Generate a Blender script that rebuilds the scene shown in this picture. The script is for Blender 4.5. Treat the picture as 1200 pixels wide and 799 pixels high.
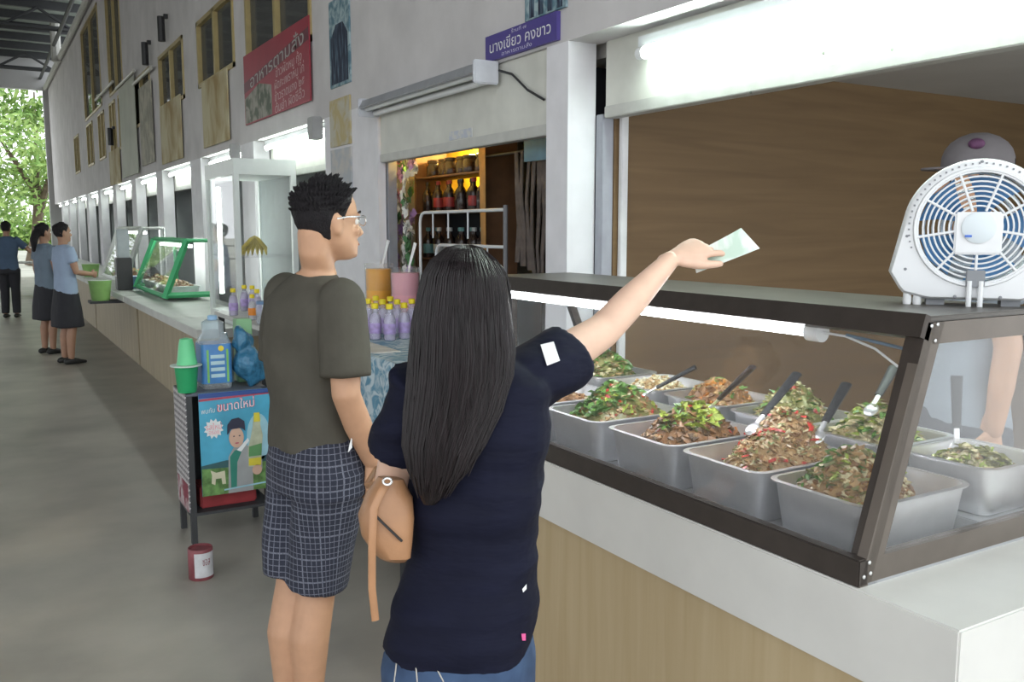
import bpy, bmesh, math, random
import numpy as np
from mathutils import Vector, Matrix, noise
random.seed(7)
R = math.radians
scene = bpy.context.scene
for o in list(bpy.data.objects): bpy.data.objects.remove(o)
C = scene.collection

# ------------------------------------------------------------------ camera, sky, exposure
CAMH, YAW, PITCH, FPX = 1.55, R(30.5), R(7.1), 1054.0
cam_d = bpy.data.cameras.new('camera'); cam = bpy.data.objects.new('camera', cam_d); C.objects.link(cam)
cam.location = (0, 0, CAMH); cam.rotation_euler = (R(90) - PITCH, 0, -YAW)
cam_d.sensor_width = 36.0; cam_d.lens = 36.0 * FPX / 1200.0; cam_d.clip_start = 0.02; cam_d.clip_end = 500
scene.camera = cam

world = bpy.data.worlds.new('overcast_sky'); scene.world = world; world.use_nodes = True
wb = world.node_tree.nodes['Background']; wb.inputs[0].default_value = (0.93, 0.97, 1.0, 1); wb.inputs[1].default_value = 2.4
vs = scene.view_settings
vs.view_transform = 'Standard'; vs.look = 'None'; vs.exposure = 0.0; vs.gamma = 1.0; vs.use_curve_mapping = False

TUBE_NEAR, TUBE_FAR, TUBE_CASE = 62.0, 30.0, 40.0

# pixel of the 1200x799 photograph -> ray; distances come from planes of the place
_fw = Vector((math.sin(YAW)*math.cos(PITCH), math.cos(YAW)*math.cos(PITCH), -math.sin(PITCH)))
_rt = Vector((math.cos(YAW), -math.sin(YAW), 0)); _up = _rt.cross(_fw)
_n = Vector((math.sin(YAW), math.cos(YAW), 0)); _O = Vector((0, 0, CAMH))
def ray(x, y): return _fw + _rt*((x-600)/FPX) - _up*((y-399.5)/FPX)
def onX(x, y, d): r = ray(x, y); return _O + r*(d/r.x)
def onY(x, y, d): r = ray(x, y); return _O + r*(d/r.y)
def onZ(x, y, z): r = ray(x, y); return _O + r*((z-CAMH)/r.z)
def PV(x, y, d): r = ray(x, y); return _O + r*(d/r.dot(_n))      # on the upright plane d metres ahead

# ------------------------------------------------------------------ materials
MATS = {}
def M(name, col, rough=.6, metal=0., var=.08, scale=12., bump=0., bscale=60., stretch=(1,1,1), spec=.5, emit=0., alpha=1., coat=0.):
    if name in MATS: return MATS[name]
    m = bpy.data.materials.new(name); m.use_nodes = True; nt = m.node_tree; N = nt.nodes; L = nt.links
    b = N['Principled BSDF']; b.inputs['Roughness'].default_value = rough; b.inputs['Metallic'].default_value = metal
    b.inputs['Specular IOR Level'].default_value = spec; b.inputs['Coat Weight'].default_value = coat
    c = (*col, 1)
    b.inputs['Base Color'].default_value = c
    if var or bump:
        tc = N.new('ShaderNodeTexCoord'); mp = N.new('ShaderNodeMapping'); mp.inputs['Scale'].default_value = stretch
        L.new(tc.outputs['Object'], mp.inputs[0])
    if var:
        nz = N.new('ShaderNodeTexNoise'); nz.inputs['Scale'].default_value = scale; nz.inputs['Detail'].default_value = 5
        L.new(mp.outputs[0], nz.inputs[0])
        rp = N.new('ShaderNodeValToRGB')
        rp.color_ramp.elements[0].position = .3; rp.color_ramp.elements[1].position = .7
        rp.color_ramp.elements[0].color = tuple(max(0, v*(1-var)) for v in col) + (1,)
        rp.color_ramp.elements[1].color = tuple(min(1, v*(1+var)) for v in col) + (1,)
        L.new(nz.outputs[0], rp.inputs[0]); L.new(rp.outputs[0], b.inputs['Base Color'])
    if bump:
        n2 = N.new('ShaderNodeTexNoise'); n2.inputs['Scale'].default_value = bscale; n2.inputs['Detail'].default_value = 4
        L.new(mp.outputs[0], n2.inputs[0])
        bp = N.new('ShaderNodeBump'); bp.inputs['Strength'].default_value = bump; bp.inputs['Distance'].default_value = .02
        L.new(n2.outputs[0], bp.inputs['Height']); L.new(bp.outputs[0], b.inputs['Normal'])
    if emit:
        b.inputs['Emission Color'].default_value = c; b.inputs['Emission Strength'].default_value = emit
    MATS[name] = m; return m

def glass(name, tint=(1,1,1), haze=.03, gloss=1.0, rough=.02):
    if name in MATS: return MATS[name]
    m = bpy.data.materials.new(name); m.use_nodes = True; nt = m.node_tree; N = nt.nodes; L = nt.links
    N.remove(N['Principled BSDF']); out = N['Material Output']
    tr = N.new('ShaderNodeBsdfTransparent'); tr.inputs[0].default_value = (*tint, 1)
    gl = N.new('ShaderNodeBsdfGlossy'); gl.inputs['Roughness'].default_value = rough
    df = N.new('ShaderNodeBsdfDiffuse'); df.inputs[0].default_value = (.8, .82, .84, 1)
    lw = N.new('ShaderNodeLayerWeight'); lw.inputs[0].default_value = .5
    pw = N.new('ShaderNodeMath'); pw.operation = 'POWER'; pw.inputs[1].default_value = 4.0; L.new(lw.outputs['Facing'], pw.inputs[0])
    mu = N.new('ShaderNodeMath'); mu.operation = 'MULTIPLY_ADD'; mu.inputs[1].default_value = .55*gloss; mu.inputs[2].default_value = .035*gloss
    L.new(pw.outputs[0], mu.inputs[0])
    m1 = N.new('ShaderNodeMixShader'); L.new(mu.outputs[0], m1.inputs[0]); L.new(tr.outputs[0], m1.inputs[1]); L.new(gl.outputs[0], m1.inputs[2])
    m2 = N.new('ShaderNodeMixShader'); m2.inputs[0].default_value = haze
    L.new(m1.outputs[0], m2.inputs[1]); L.new(df.outputs[0], m2.inputs[2]); L.new(m2.outputs[0], out.inputs[0])
    MATS[name] = m; return m

def pattern(name, ca, cb, kind, **k):
    """two-colour patterns: 'grid' on the cloth_uv attribute, 'hatch' / 'marble' on object coordinates"""
    if name in MATS: return MATS[name]
    m = M(name, ca, k.get('rough', .8), var=0, bump=k.get('bump', 0.), bscale=k.get('bscale', 300)); nt = m.node_tree; N = nt.nodes; L = nt.links; b = N['Principled BSDF']
    mix = N.new('ShaderNodeMix'); mix.data_type = 'RGBA'
    mix.inputs[6].default_value = (*ca, 1); mix.inputs[7].default_value = (*cb, 1)
    def math_(op, a, bb=None):
        n = N.new('ShaderNodeMath'); n.operation = op
        for i, v in enumerate((a, bb)):
            if v is None: continue
            if isinstance(v, (int, float)): n.inputs[i].default_value = v
            else: L.new(v, n.inputs[i])
        return n.outputs[0]
    if kind == 'grid':
        at = N.new('ShaderNodeAttribute'); at.attribute_name = 'cloth_uv'
        sp = N.new('ShaderNodeSeparateXYZ'); L.new(at.outputs['Vector'], sp.inputs[0])
        w = None
        for ch in (0, 1):
            for fq, th in ((k['f'], .13), (k['f']*.25, .07)):
                f_ = math_('FRACT', math_('MULTIPLY', sp.outputs[ch], fq)); q = math_('LESS_THAN', f_, th)
                w = q if w is None else math_('ADD', w, q)
        nz = N.new('ShaderNodeTexNoise'); nz.inputs['Scale'].default_value = 90
        w = math_('MULTIPLY', math_('MINIMUM', w, 1.), math_('MULTIPLY', nz.outputs[0], 1.0))
        L.new(w, mix.inputs[0])
    elif kind == 'hatch':
        ch = N.new('ShaderNodeTexChecker'); ch.inputs['Scale'].default_value = k['f']
        tc = N.new('ShaderNodeTexCoord'); mp = N.new('ShaderNodeMapping'); mp.inputs['Rotation'].default_value = (R(45), 0, 0)
        L.new(tc.outputs['Object'], mp.inputs[0]); L.new(mp.outputs[0], ch.inputs[0]); L.new(ch.outputs['Fac'], mix.inputs[0])
    else:
        nz = N.new('ShaderNodeTexNoise'); nz.inputs['Scale'].default_value = k['f']; nz.inputs['Detail'].default_value = 6; nz.inputs['Distortion'].default_value = k.get('dist', 1.5)
        tc = N.new('ShaderNodeTexCoord'); mp = N.new('ShaderNodeMapping'); mp.inputs['Scale'].default_value = k.get('stretch', (1,1,1))
        L.new(tc.outputs['Object'], mp.inputs[0]); L.new(mp.outputs[0], nz.inputs[0])
        rp = N.new('ShaderNodeValToRGB'); rp.color_ramp.elements[0].position = k.get('lo', .42); rp.color_ramp.elements[1].position = k.get('hi', .58)
        L.new(nz.outputs[0], rp.inputs[0]); L.new(rp.outputs[0], mix.inputs[0])
    L.new(mix.outputs[2], b.inputs['Base Color'])
    return m

# ------------------------------------------------------------------ mesh helpers
class MB:
    def __init__(s, o=(0,0,0)): s.v = []; s.f = []; s.m = []; s.o = Vector(o); s.mi = 0
    def add(s, vs_, fs):
        k = len(s.v); s.v += [tuple(Vector(p) - s.o) for p in vs_]
        for f in fs: s.f.append(tuple(i+k for i in f)); s.m.append(s.mi)
        return s
    def box(s, a, b, bev=0., mat=None):
        a = Vector(a); b = Vector(b); c = (a+b)/2; h = (b-a)/2
        mat = mat or Matrix.Identity(3)
        if bev <= 0:
            P = [c + mat @ Vector((h.x*x, h.y*y, h.z*z)) for x in (-1,1) for y in (-1,1) for z in (-1,1)]
            return s.add(P, [(0,1,3,2),(4,6,7,5),(0,4,5,1),(2,3,7,6),(0,2,6,4),(1,5,7,3)])
        bm = bmesh.new(); bmesh.ops.create_cube(bm, size=2)
        for v in bm.verts: v.co = Vector((v.co.x*abs(h.x), v.co.y*abs(h.y), v.co.z*abs(h.z)))
        bmesh.ops.bevel(bm, geom=list(bm.edges), offset=bev, segments=2, affect='EDGES')
        bm.verts.index_update()
        P = [c + mat @ v.co for v in bm.verts]; F = [tuple(v.index for v in f.verts) for f in bm.faces]; bm.free()
        return s.add(P, F)
    def rings(s, rs, cap=True, closed=False):
        n = len(rs[0]); vs_ = [p for r in rs for p in r]; fs = []
        K = len(rs)
        for i in range(K if closed else K-1):
            a = i*n; b = ((i+1) % K)*n
            for j in range(n): fs.append((a+j, a+(j+1) % n, b+(j+1) % n, b+j))
        if cap and not closed:
            fs.append(tuple(range(n-1, -1, -1))); fs.append(tuple((K-1)*n+j for j in range(n)))
        return s.add(vs_, fs)
    def tube(s, pts, rad, n=10, flat=None, closed=False, dome=False):
        pts = [Vector(p) for p in pts]
        if not hasattr(rad, '__len__'): rad = [rad]*len(pts)
        rad = list(rad)
        if dome and not closed:
            d0 = (pts[0]-pts[1]).normalized(); d1 = (pts[-1]-pts[-2]).normalized()
            sc_ = lambda r, f: tuple(v*f for v in r) if hasattr(r, '__len__') else r*f
            ra0 = min(rad[0]) if hasattr(rad[0], '__len__') else rad[0]; ra1 = min(rad[-1]) if hasattr(rad[-1], '__len__') else rad[-1]
            pts = [pts[0]+d0*ra0*.8, pts[0]+d0*ra0*.45] + pts + [pts[-1]+d1*ra1*.45, pts[-1]+d1*ra1*.8]
            rad = [sc_(rad[0], .35), sc_(rad[0], .8)] + rad + [sc_(rad[-1], .8), sc_(rad[-1], .35)]
        K = len(pts); rs = []; u = None
        for i in range(K):
            if closed: t = pts[(i+1) % K] - pts[i-1]
            else: t = pts[min(i+1, K-1)] - pts[max(i-1, 0)]
            t = t.normalized() if t.length > 1e-9 else Vector((0,0,1))
            if u is None:
                u = Vector(flat) if flat is not None else (Vector((0,0,1)) if abs(t.z) < .9 else Vector((1,0,0)))
            u = (u - t*u.dot(t)); u = u.normalized() if u.length > 1e-6 else t.orthogonal().normalized()
            w = t.cross(u); r = rad[i]; ra, rb = (r if hasattr(r, '__len__') else (r, r))
            rs.append([pts[i] + u*(ra*math.cos(2*math.pi*j/n)) + w*(rb*math.sin(2*math.pi*j/n)) for j in range(n)])
        return s.rings(rs, cap=not closed, closed=closed)
    def lathe(s, prof, c=(0,0,0), n=20, axis=None):
        c = Vector(c); q = Vector((0,0,1)).rotation_difference(Vector(axis).normalized()) if axis is not None else None
        rs = []
        for r, z in prof:
            ring = [Vector((max(r, 1e-4)*math.cos(2*math.pi*j/n), max(r, 1e-4)*math.sin(2*math.pi*j/n), z)) for j in range(n)]
            rs.append([c + (q @ p if q else p) for p in ring])
        return s.rings(rs)
    def ball(s, c, r, n=14, mat=None):
        c = Vector(c); r = r if hasattr(r, '__len__') else (r, r, r); mat = mat or Matrix.Identity(3); rs = []
        K = max(5, n//2)
        for i in range(K+1):
            a = math.pi*(.04 + .92*i/K) - math.pi/2
            rs.append([c + mat @ Vector((r[0]*math.cos(a)*math.cos(2*math.pi*j/n), r[1]*math.cos(a)*math.sin(2*math.pi*j/n), r[2]*math.sin(a))) for j in range(n)])
        return s.rings(rs)
    def plate(s, pts, nrm, th):
        """flat polygon pts with thickness th along nrm"""
        nrm = Vector(nrm).normalized()*th; n = len(pts); a = [Vector(p) for p in pts]
        fs = [tuple(range(n)), tuple(range(2*n-1, n-1, -1))] + [(j, j+n, (j+1) % n + n, (j+1) % n) for j in range(n)]
        return s.add(a + [p+nrm for p in a], fs)
    def mesh(s, name, smooth=True):
        me = bpy.data.meshes.new(name); me.from_pydata(s.v, [], s.f)
        for p, i in zip(me.polygons, s.m): p.material_index = i
        bm = bmesh.new(); bm.from_mesh(me); bmesh.ops.recalc_face_normals(bm, faces=bm.faces); bm.to_mesh(me); bm.free()
        if smooth:
            me.shade_smooth()
            me.set_sharp_from_angle(angle=R(38))
        return me
    def build(s, name, mat, parent=None, smooth=True):
        o = bpy.data.objects.new(name, s.mesh(name, smooth)); C.objects.link(o)
        for m in (mat if isinstance(mat, (list, tuple)) else [mat]): o.data.materials.append(m)
        if parent is not None: o.parent = parent
        else: o.location = s.o
        return o

def tag(o, label, cat, group=None):
    o['label'] = label; o['category'] = cat
    if group: o['group'] = group
    return o
def thing(name, label, cat, loc=(0,0,0), rz=0., group=None):
    o = bpy.data.objects.new(name, None); C.objects.link(o); o.location = loc; o.rotation_euler = (0,0,rz); o.empty_display_size = .1
    return tag(o, label, cat, group)
def struct(o): o['kind'] = 'structure'; return o
def dup(root, loc, rz=None, label=None, group=None):
    r = root.copy(); C.objects.link(r); r.location = loc
    if rz is not None: r.rotation_euler = (0,0,rz)
    if label: r['label'] = label
    if group: r['group'] = group
    for ch in root.children:
        c = ch.copy(); C.objects.link(c); c.parent = r
        for g in ch.children:
            d = g.copy(); C.objects.link(d); d.parent = c
    return r
def evalmesh(o):
    bpy.context.view_layer.update()
    dg = bpy.context.evaluated_depsgraph_get()
    me = bpy.data.meshes.new_from_object(o.evaluated_get(dg)); 
    bpy.data.objects.remove(o); return me
def organic(mb, name, mat, parent, voxel=.006, smooth=6, fold=None, wrap=None):
    """merge overlapping closed pieces into one continuous skin"""
    o = bpy.data.objects.new('tmp', mb.mesh('tmp', False)); C.objects.link(o)
    m = o.modifiers.new('r', 'REMESH'); m.mode = 'VOXEL'; m.voxel_size = voxel
    if smooth: q = o.modifiers.new('s', 'SMOOTH'); q.factor = .5; q.iterations = smooth
    me = evalmesh(o); me.name = name; me.shade_smooth()
    if fold:
        amp, sc = fold; nrm = [v.normal.copy() for v in me.vertices]
        for v, n in zip(me.vertices, nrm):
            p = Vector((v.co.x*sc[0], v.co.y*sc[1], v.co.z*sc[2]))
            v.co += n*amp*(noise.noise(p + Vector((3.1, 1.7, 9.2))) + .35*noise.noise(p*2.1) + .25)
    if wrap is not None:
        at = me.attributes.new('cloth_uv', 'FLOAT_VECTOR', 'POINT'); arr = []
        for v in me.vertices: arr += wrap(v.co)
        at.data.foreach_set('vector', arr)
    me.materials.clear()
    me.materials.append(mat)
    ob = bpy.data.objects.new(name, me); C.objects.link(ob)
    if parent is not None: ob.parent = parent
    return ob
def text(s, size, mat, name, parent, origin, right, up, align='CENTER', thick=.0, width=None, base=(0,0,0)):
    """lettering printed on a sign: origin in world space, base = the parent's location"""
    cu = bpy.data.curves.new('t', 'FONT'); cu.body = s; cu.size = size; cu.align_x = align; cu.align_y = 'CENTER'; cu.extrude = thick; cu.resolution_u = 3
    o = bpy.data.objects.new('t', cu); C.objects.link(o); me = evalmesh(o)
    right = Vector(right).normalized(); up = Vector(up).normalized(); nz = right.cross(up)
    xs = [v.co.x for v in me.vertices] or [0, 1]
    k = 1.0 if not width else width/(max(xs)-min(xs)); mid = (max(xs)+min(xs))/2 if align == 'CENTER' else 0
    for v in me.vertices:
        p = v.co.copy(); v.co = Vector(origin) + right*((p.x-mid)*k) + up*p.y + nz*p.z - Vector(base)
    nsp = s.count(' '); bm = bmesh.new(); bm.from_mesh(me)
    if nsp:      # every word is a piece of its own
        bm.verts.ensure_lookup_table(); comp = {}; seen = set(); comps = []
        for v in bm.verts:
            if v.index in seen: continue
            st_ = [v]; seen.add(v.index); cc = []
            while st_:
                q = st_.pop(); cc.append(q.index)
                for e in q.link_edges:
                    w = e.other_vert(q)
                    if w.index not in seen: seen.add(w.index); st_.append(w)
            xx = [(bm.verts[i].co - Vector(origin) + Vector(base)).dot(right) for i in cc]; comps.append((min(xx), max(xx), cc))
        comps.sort(key=lambda c: c[0]); gaps = []; run = comps[0][1]
        for i in range(1, len(comps)): gaps.append((comps[i][0]-run, i)); run = max(run, comps[i][1])
        cuts = sorted(i for g_, i in sorted(gaps, reverse=True)[:nsp]); word = {}
        for i, c in enumerate(comps):
            for vi in c[2]: word[vi] = sum(1 for k_ in cuts if i >= k_)
    else: word = None
    res = None
    for wi in range(nsp+1):
        b2 = bm.copy()
        if word is not None:
            b2.verts.ensure_lookup_table(); bmesh.ops.delete(b2, geom=[v for v in b2.verts if word[v.index] != wi], context='VERTS')
        m2 = bpy.data.meshes.new(name); b2.to_mesh(m2); b2.free(); m2.materials.append(mat)
        res = bpy.data.objects.new(name, m2); C.objects.link(res); res.parent = parent
    bm.free(); bpy.data.meshes.remove(me); return res

# ------------------------------------------------------------------ shared materials
wallm = M('painted_wall', (.60,.58,.585), .8, var=.10, scale=2.5, bump=.05)
pillarm = M('pillar_paint', (.74,.73,.76), .7, var=.06, scale=6)
panelm = M('shutter_paint', (.62,.62,.57), .55, var=.10, scale=5)
floorm = M('polished_concrete', (.37,.34,.295), .42, var=.22, scale=1.6, bump=.03, bscale=90)
woodm = pattern('plywood_panel', (.16,.096,.042), (.205,.127,.058), 'marble', f=2.2, dist=.8, stretch=(.5,1,9), rough=.6, lo=.3, hi=.7)
beigem = pattern('beige_panel', (.46,.35,.20), (.52,.41,.25), 'marble', f=3.5, dist=.5, stretch=(8,8,.5), rough=.55, lo=.3, hi=.7)
slabm = M('counter_slab', (.70,.69,.66), .4, var=.05, scale=5)
bronze = M('bronze_aluminium', (.075,.062,.055), .42, .55, var=.1, scale=20)
boardm = M('grey_brown_board', (.095,.085,.075), .4, .1, var=.12, scale=8)
steel = M('stainless_steel', (.80,.80,.82), .36, .78, var=.04, scale=30)
darkm = M('dark_plastic', (.02,.02,.022), .45)
whitep = M('white_plastic', (.82,.83,.84), .35, var=.02)
greyw = M('grey_backwall', (.34,.36,.36), .8, var=.12, scale=3)
clear = glass('clear_glass', haze=.025)
tube_on = M('fluorescent_tube_near', (.83,1.0,.91), .5, var=0, emit=TUBE_NEAR)
tube_far = M('fluorescent_tube_stalls', (.90,1.0,.93), .5, var=0, emit=TUBE_FAR)
tube_case = M('fluorescent_tube_case', (.93,.97,1.0), .5, var=0, emit=TUBE_CASE)
batten = M('light_batten', (.66,.68,.70), .4, .1, var=.04)

# ------------------------------------------------------------------ setting
struct(MB().box((-14,-4,-.12), (6.2,33.4,0)).build('floor', floorm, smooth=False))
struct(MB().box((2.36,-.2,0), (6.0,33.0,.06)).build('floor_stalls', M('stall_floor', (.22,.21,.19), .6, var=.2, scale=3), smooth=False))
struct(MB().box((-80,33.4,-.16), (80,160,-.10)).build('ground', M('ground_outside', (.42,.42,.36), .9, var=.2, scale=.6), smooth=False))
struct(MB().box((-80,-60,-.18), (-14,33.4,-.12)).build('ground_side', M('ground_outside', (.42,.42,.36)), smooth=False))

XW = 2.2; ZL = 2.34
wl = MB()
bays = [(.9,3.265,3.20), (3.435,5.40,0), (6.40,8.36,0), (8.82,10.62,0), (11.20,13.10,0), (13.6,15.5,0), (16.0,17.9,0), (18.4,20.3,0), (20.8,22.7,0), (23.2,25.1,0), (25.6,27.5,0), (28.0,29.9,0), (30.4,32.3,0)]
wins = [(6.62,8.46,2.92,3.95), (8.90,10.52,3.08,3.78), (11.32,12.95,3.08,3.80), (13.7,15.4,3.08,3.80), (16.3,18.0,3.9,5.7), (19.2,22.3,3.9,5.8)]
wins_lo = [(16.1,17.0,2.9,3.8), (17.4,18.2,2.9,3.8), (19.0,20.0,2.9,3.8), (21.0,22.2,2.9,3.8), (24.0,25.2,2.9,3.8)]
ys = sorted(set([-1.2, 33.0] + [v for w in wins+wins_lo for v in w[:2]]))
for a, b in zip(ys[:-1], ys[1:]):
    mid = (a+b)/2; hs = sorted([(w[2], w[3]) for w in wins+wins_lo if w[0] <= mid <= w[1]]); z = ZL
    for z0, z1 in hs + [(6.1, 6.1)]:
        if z0 > z + 1e-3: wl.box((XW, a, z), (XW+.16, b, z0))
        z = z1
struct(wl.build('wall_front', wallm, smooth=False))
# pillars between the stalls
prev = -.2
for i, (a, b, _) in enumerate(bays):
    lo = prev; hi = a
    if i == 0: lo, hi = .35, .70
    p = MB((XW, lo, 0)); p.box((XW, lo, 0), (XW+(.05 if i == 2 else .145), hi, ZL)); struct(p.build('trim_%d' % (i+1), pillarm, smooth=False))
    prev = b
# partitions, back wall and ceiling of the stalls
struct(MB().box((2.40, 3.20, .06), (6.0, 3.26, 2.30)).build('wall_partition', woodm, smooth=False))
k = 0
for i in range(1, len(bays)-1):
    y = (bays[i][1] + bays[i+1][0])/2; k += 1
    struct(MB().box((2.40, y-.05, .06), (5.0, y+.05, 2.30)).build('wall_partition_%d' % k, greyw, smooth=False))
struct(MB().box((6.0, -.2, 0), (6.1, 3.3, 2.6)).build('wall_back_near', greyw, smooth=False))
struct(MB().box((5.0, 3.3, 0), (5.1, 33, 2.6)).build('wall_back', greyw, smooth=False))
struct(MB().box((2.40, -.2, 2.29), (6.1, 33, 2.36)).build('ceiling_stalls', M('ceiling_board', (.50,.49,.47), .8, var=.06, scale=2), smooth=False))
struct(MB().box((2.36, -1.2, 2.36), (2.5, 33, 6.1)).build('wall_upper_back', M('dark_backing', (.10,.10,.09), .9), smooth=False))
# hall roof: deck, purlins, truss bars, end beam
roof = struct(MB().box((-10, -1.5, 7.0), (2.6, 33.2, 7.1)).build('ceiling', M('roof_sheet', (.20,.23,.20), .7, var=.25, scale=1.5), smooth=False))
pm = MB(); pm.box((-10,-.05,0), (2.6,.05,.2)); pme = pm.mesh('purlin', False); pmat = M('dark_steel', (.05,.052,.055), .6, .3); pme.materials.append(pmat)
for i in range(24):
    o = bpy.data.objects.new('purlin', pme); C.objects.link(o); o.parent = roof; o.location = (0, -1 + i*1.45, 6.8)
for y in (4, 11, 18, 25, 31.5):
    t = MB(); t.tube([(-10,y,6.35),(2.3,y,6.35)], .06, 6)
    for q in range(8):
        x = 2.3 - q*1.5; t.tube([(x,y,6.35),(x-.75,y,6.8)], .035, 6); t.tube([(x-.75,y,6.8),(x-1.5,y,6.35)], .035, 6)
    t.build('truss', pmat, roof)
for x in (2.0, .4, -1.6): MB().tube([(x,-1.5,6.3),(x,33,6.3)], .045, 6).build('tie_rod', pmat, roof)
eb = MB(); eb.box((-10,33.0,5.95), (2.6,33.25,6.95)); struct(eb.build('trim_30', M('end_beam', (.46,.46,.46), .8, var=.08, scale=1), smooth=False))
struct(MB().box((2.05,33.0,0), (2.6,33.25,5.95)).build('trim_31', M('end_beam', (.46,.46,.46)), smooth=False))
struct(MB().tube([(2.12,-.2,6.0),(2.12,33,6.0)], .07, 8).build('trim_32', M('eave_pipe', (.45,.45,.42), .6)))
struct(MB().tube([(2.05,27,5.9),(2.05,27,7.0)], .12, 8).build('trim_33', M('eave_pipe', (.45,.45,.42))))

light_block = MB(); light_block.box((-8.2,.5,2.6), (-8.0,33.0,7.0))  # unseen wall on posts, added to dim the daylight along the far stalls
for q in range(8): light_block.box((-8.2,.5+q*4.6,0), (-7.9,.9+q*4.6,2.6))
struct(light_block.build('wall_light_block', wallm, smooth=False))
# windows of the upper wall
gold = M('golden_frame', (.42,.33,.15), .5, .3, var=.1); wglass = glass('window_glass', (.35,.36,.30), haze=.10, gloss=.6); wdark = M('window_interior', (.05,.05,.045), .8)
for i, (a, b, z0, z1) in enumerate(wins + wins_lo):
    w = MB((XW, a, z0)); w.box((XW+.10, a, z0), (XW+.15, b, z1)); wo = struct(w.build('window_%d' % (i+1), wdark, smooth=False))
    fr = MB((XW, a, z0)); t = .045
    for A, B in (((a,z0),(b,z0+t)), ((a,z1-t),(b,z1)), ((a,z0),(a+t,z1)), ((b-t,z0),(b,z1)), (((a+b)/2-.03,z0),((a+b)/2+.03,z1))):
        fr.box((XW-.015, A[0], A[1]), (XW+.06, B[0], B[1]))
    fr.build('window_frame', gold, wo, False)
    for q in (0, 1):
        y0 = a + t if q == 0 else (a+b)/2+.03; y1 = (a+b)/2-.03 if q == 0 else b-t
        MB((XW, a, z0)).box((XW+.03, y0, z0+t), (XW+.038, y1, z1-t)).build('pane', wglass, wo, False)

# ------------------------------------------------------------------ shutters and tube lights above the stalls
def shutter(a, b, x, z0, z1, label):
    s = thing('roller_shutter', label, 'shutter', (x, (a+b)/2, z0), group='roller shutters over the stalls')
    o = Vector((x, (a+b)/2, z0))
    MB(o).box((x, a, z0), (x+.05, b, z1), .004).build('panel', panelm, s)
    MB(o).box((x-.006, a, z0-.02), (x+.056, b, z0+.03), .004).build('bottom_bar', M('shutter_bar', (.50,.50,.47), .5), s)
    return s
shutter(.75, 3.195, 2.345, 2.04, 2.34, 'pale greenish shutter panel with grime specks behind the bright tube by the plywood partition')
sp_ = [o_ for o_ in bpy.data.objects if o_.name == 'roller_shutter'][0]
for px_, py_ in ((965,62),(1046,58),(1050,66),(842,104),(880,108)):
    q = onX(px_, py_, 2.345); MB(sp_.location).lathe([(.006,0),(.005,.003),(.002,.004)], q, 10, (-1,0,0)).build('screw', M('speck_grey', (.22,.24,.20), .6), sp_)  # small dark dots stand for grime specks on the panel
shutter(3.44, 5.39, 2.215, 1.985, 2.34, 'half-open off-white shutter with a small sticker above the bottle shop')
for i, (a, b, _) in enumerate(bays[2:]):
    shutter(a+.01, b-.01, 2.35, 2.08 if i else 2.02, 2.34, 'pale shutter panel over a stall lit by a tube, among those beyond the red banner' if i else 'greenish white shutter panel right under the red banner')
sp_ = bpy.data.objects['roller_shutter.001']; q = onX(540, 158, 2.215)
MB(sp_.location).box((2.212, q.y-.13, q.z-.02), (2.2148, q.y+.13, q.z+.025)).build('sticker', pattern('sticker_print', (.50,.53,.60), (.62,.62,.60), 'marble', f=30, dist=.3), sp_, False)
def guide(y, x, label):
    g = MB((x, y, .06)).box((x, y-.025, .06), (x+.06, y+.025, 2.04), .003).build('shutter_guide_rail', M('guide_aluminium', (.34,.35,.39), .45, .4), None); tag(g, label, 'rail', 'shutter guide rails')
guide(3.230, 2.34, 'grey metal shutter guide rail between white pillar and plywood partition')
guide(5.40, 2.256, 'dark grey shutter guide rail beside the white and purple flower garland')
pr = MB((2.45,3.19,.06)).box((2.42, 3.17, .06), (2.455, 3.195, 2.28), .003).build('partition_edge_strip', M('white_strip', (.75,.75,.76), .5)); tag(pr, 'white edge strip standing along the plywood partition', 'strip')

def tube_fixture(name, label, p0, p1, up, out, mat, r=.016, bw=.05, group=None, double=False, hood=True):
    p0 = Vector(p0); p1 = Vector(p1); o = (p0+p1)/2; d = (p1-p0).normalized(); up = Vector(up); out = Vector(out)
    t = thing(name, label, 'light', o, group=group)
    b = MB(o); c = o + up*.045 - out*.02
    mt = Matrix((d, out, up)).transposed(); L_ = (p1-p0).length/2
    b.box(c - Vector((L_, .03, .02)), c + Vector((L_, .03, .02)), .004, mt) if False else None
    P = [c + d*(L_*sx) + out*(bw*.6*sy) + up*(.02*sz) for sx in (-1,1) for sy in (-1,1) for sz in (-1,1)]
    b.add(P, [(0,1,3,2),(4,6,7,5),(0,4,5,1),(2,3,7,6),(0,2,6,4),(1,5,7,3)]); b.build('batten', batten, t, False)
    offs = [(-.03), .03] if double else [0]
    for s_ in offs:
        MB(o).tube([p0 + d*.03 + out*s_, p1 - d*.03 + out*s_], r, 12).build('tube', mat, t)
    for e, sg in ((p0, 1), (p1, -1)):
        MB(o).tube([e + d*sg*-.005, e + d*sg*.03], .024 if not double else .05, 14).build('end_cap', whitep, t)
    return t
tube_fixture('fluorescent_light', 'glowing fluorescent tube fixed on the pale shutter above the food counter', (2.295, 1.02, 2.235), (2.295, 2.90, 2.235), (0,0,1), (-1,0,0), tube_on, r=.019)
tube_fixture('fluorescent_light', 'added out-of-view fluorescent tube that brightens the end of the counter', (2.295, -1.0, 2.235), (2.295, .32, 2.235), (0,0,1), (-1,0,0), tube_on, r=.019)  # extra tube out of view, added to light the counter end
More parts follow.
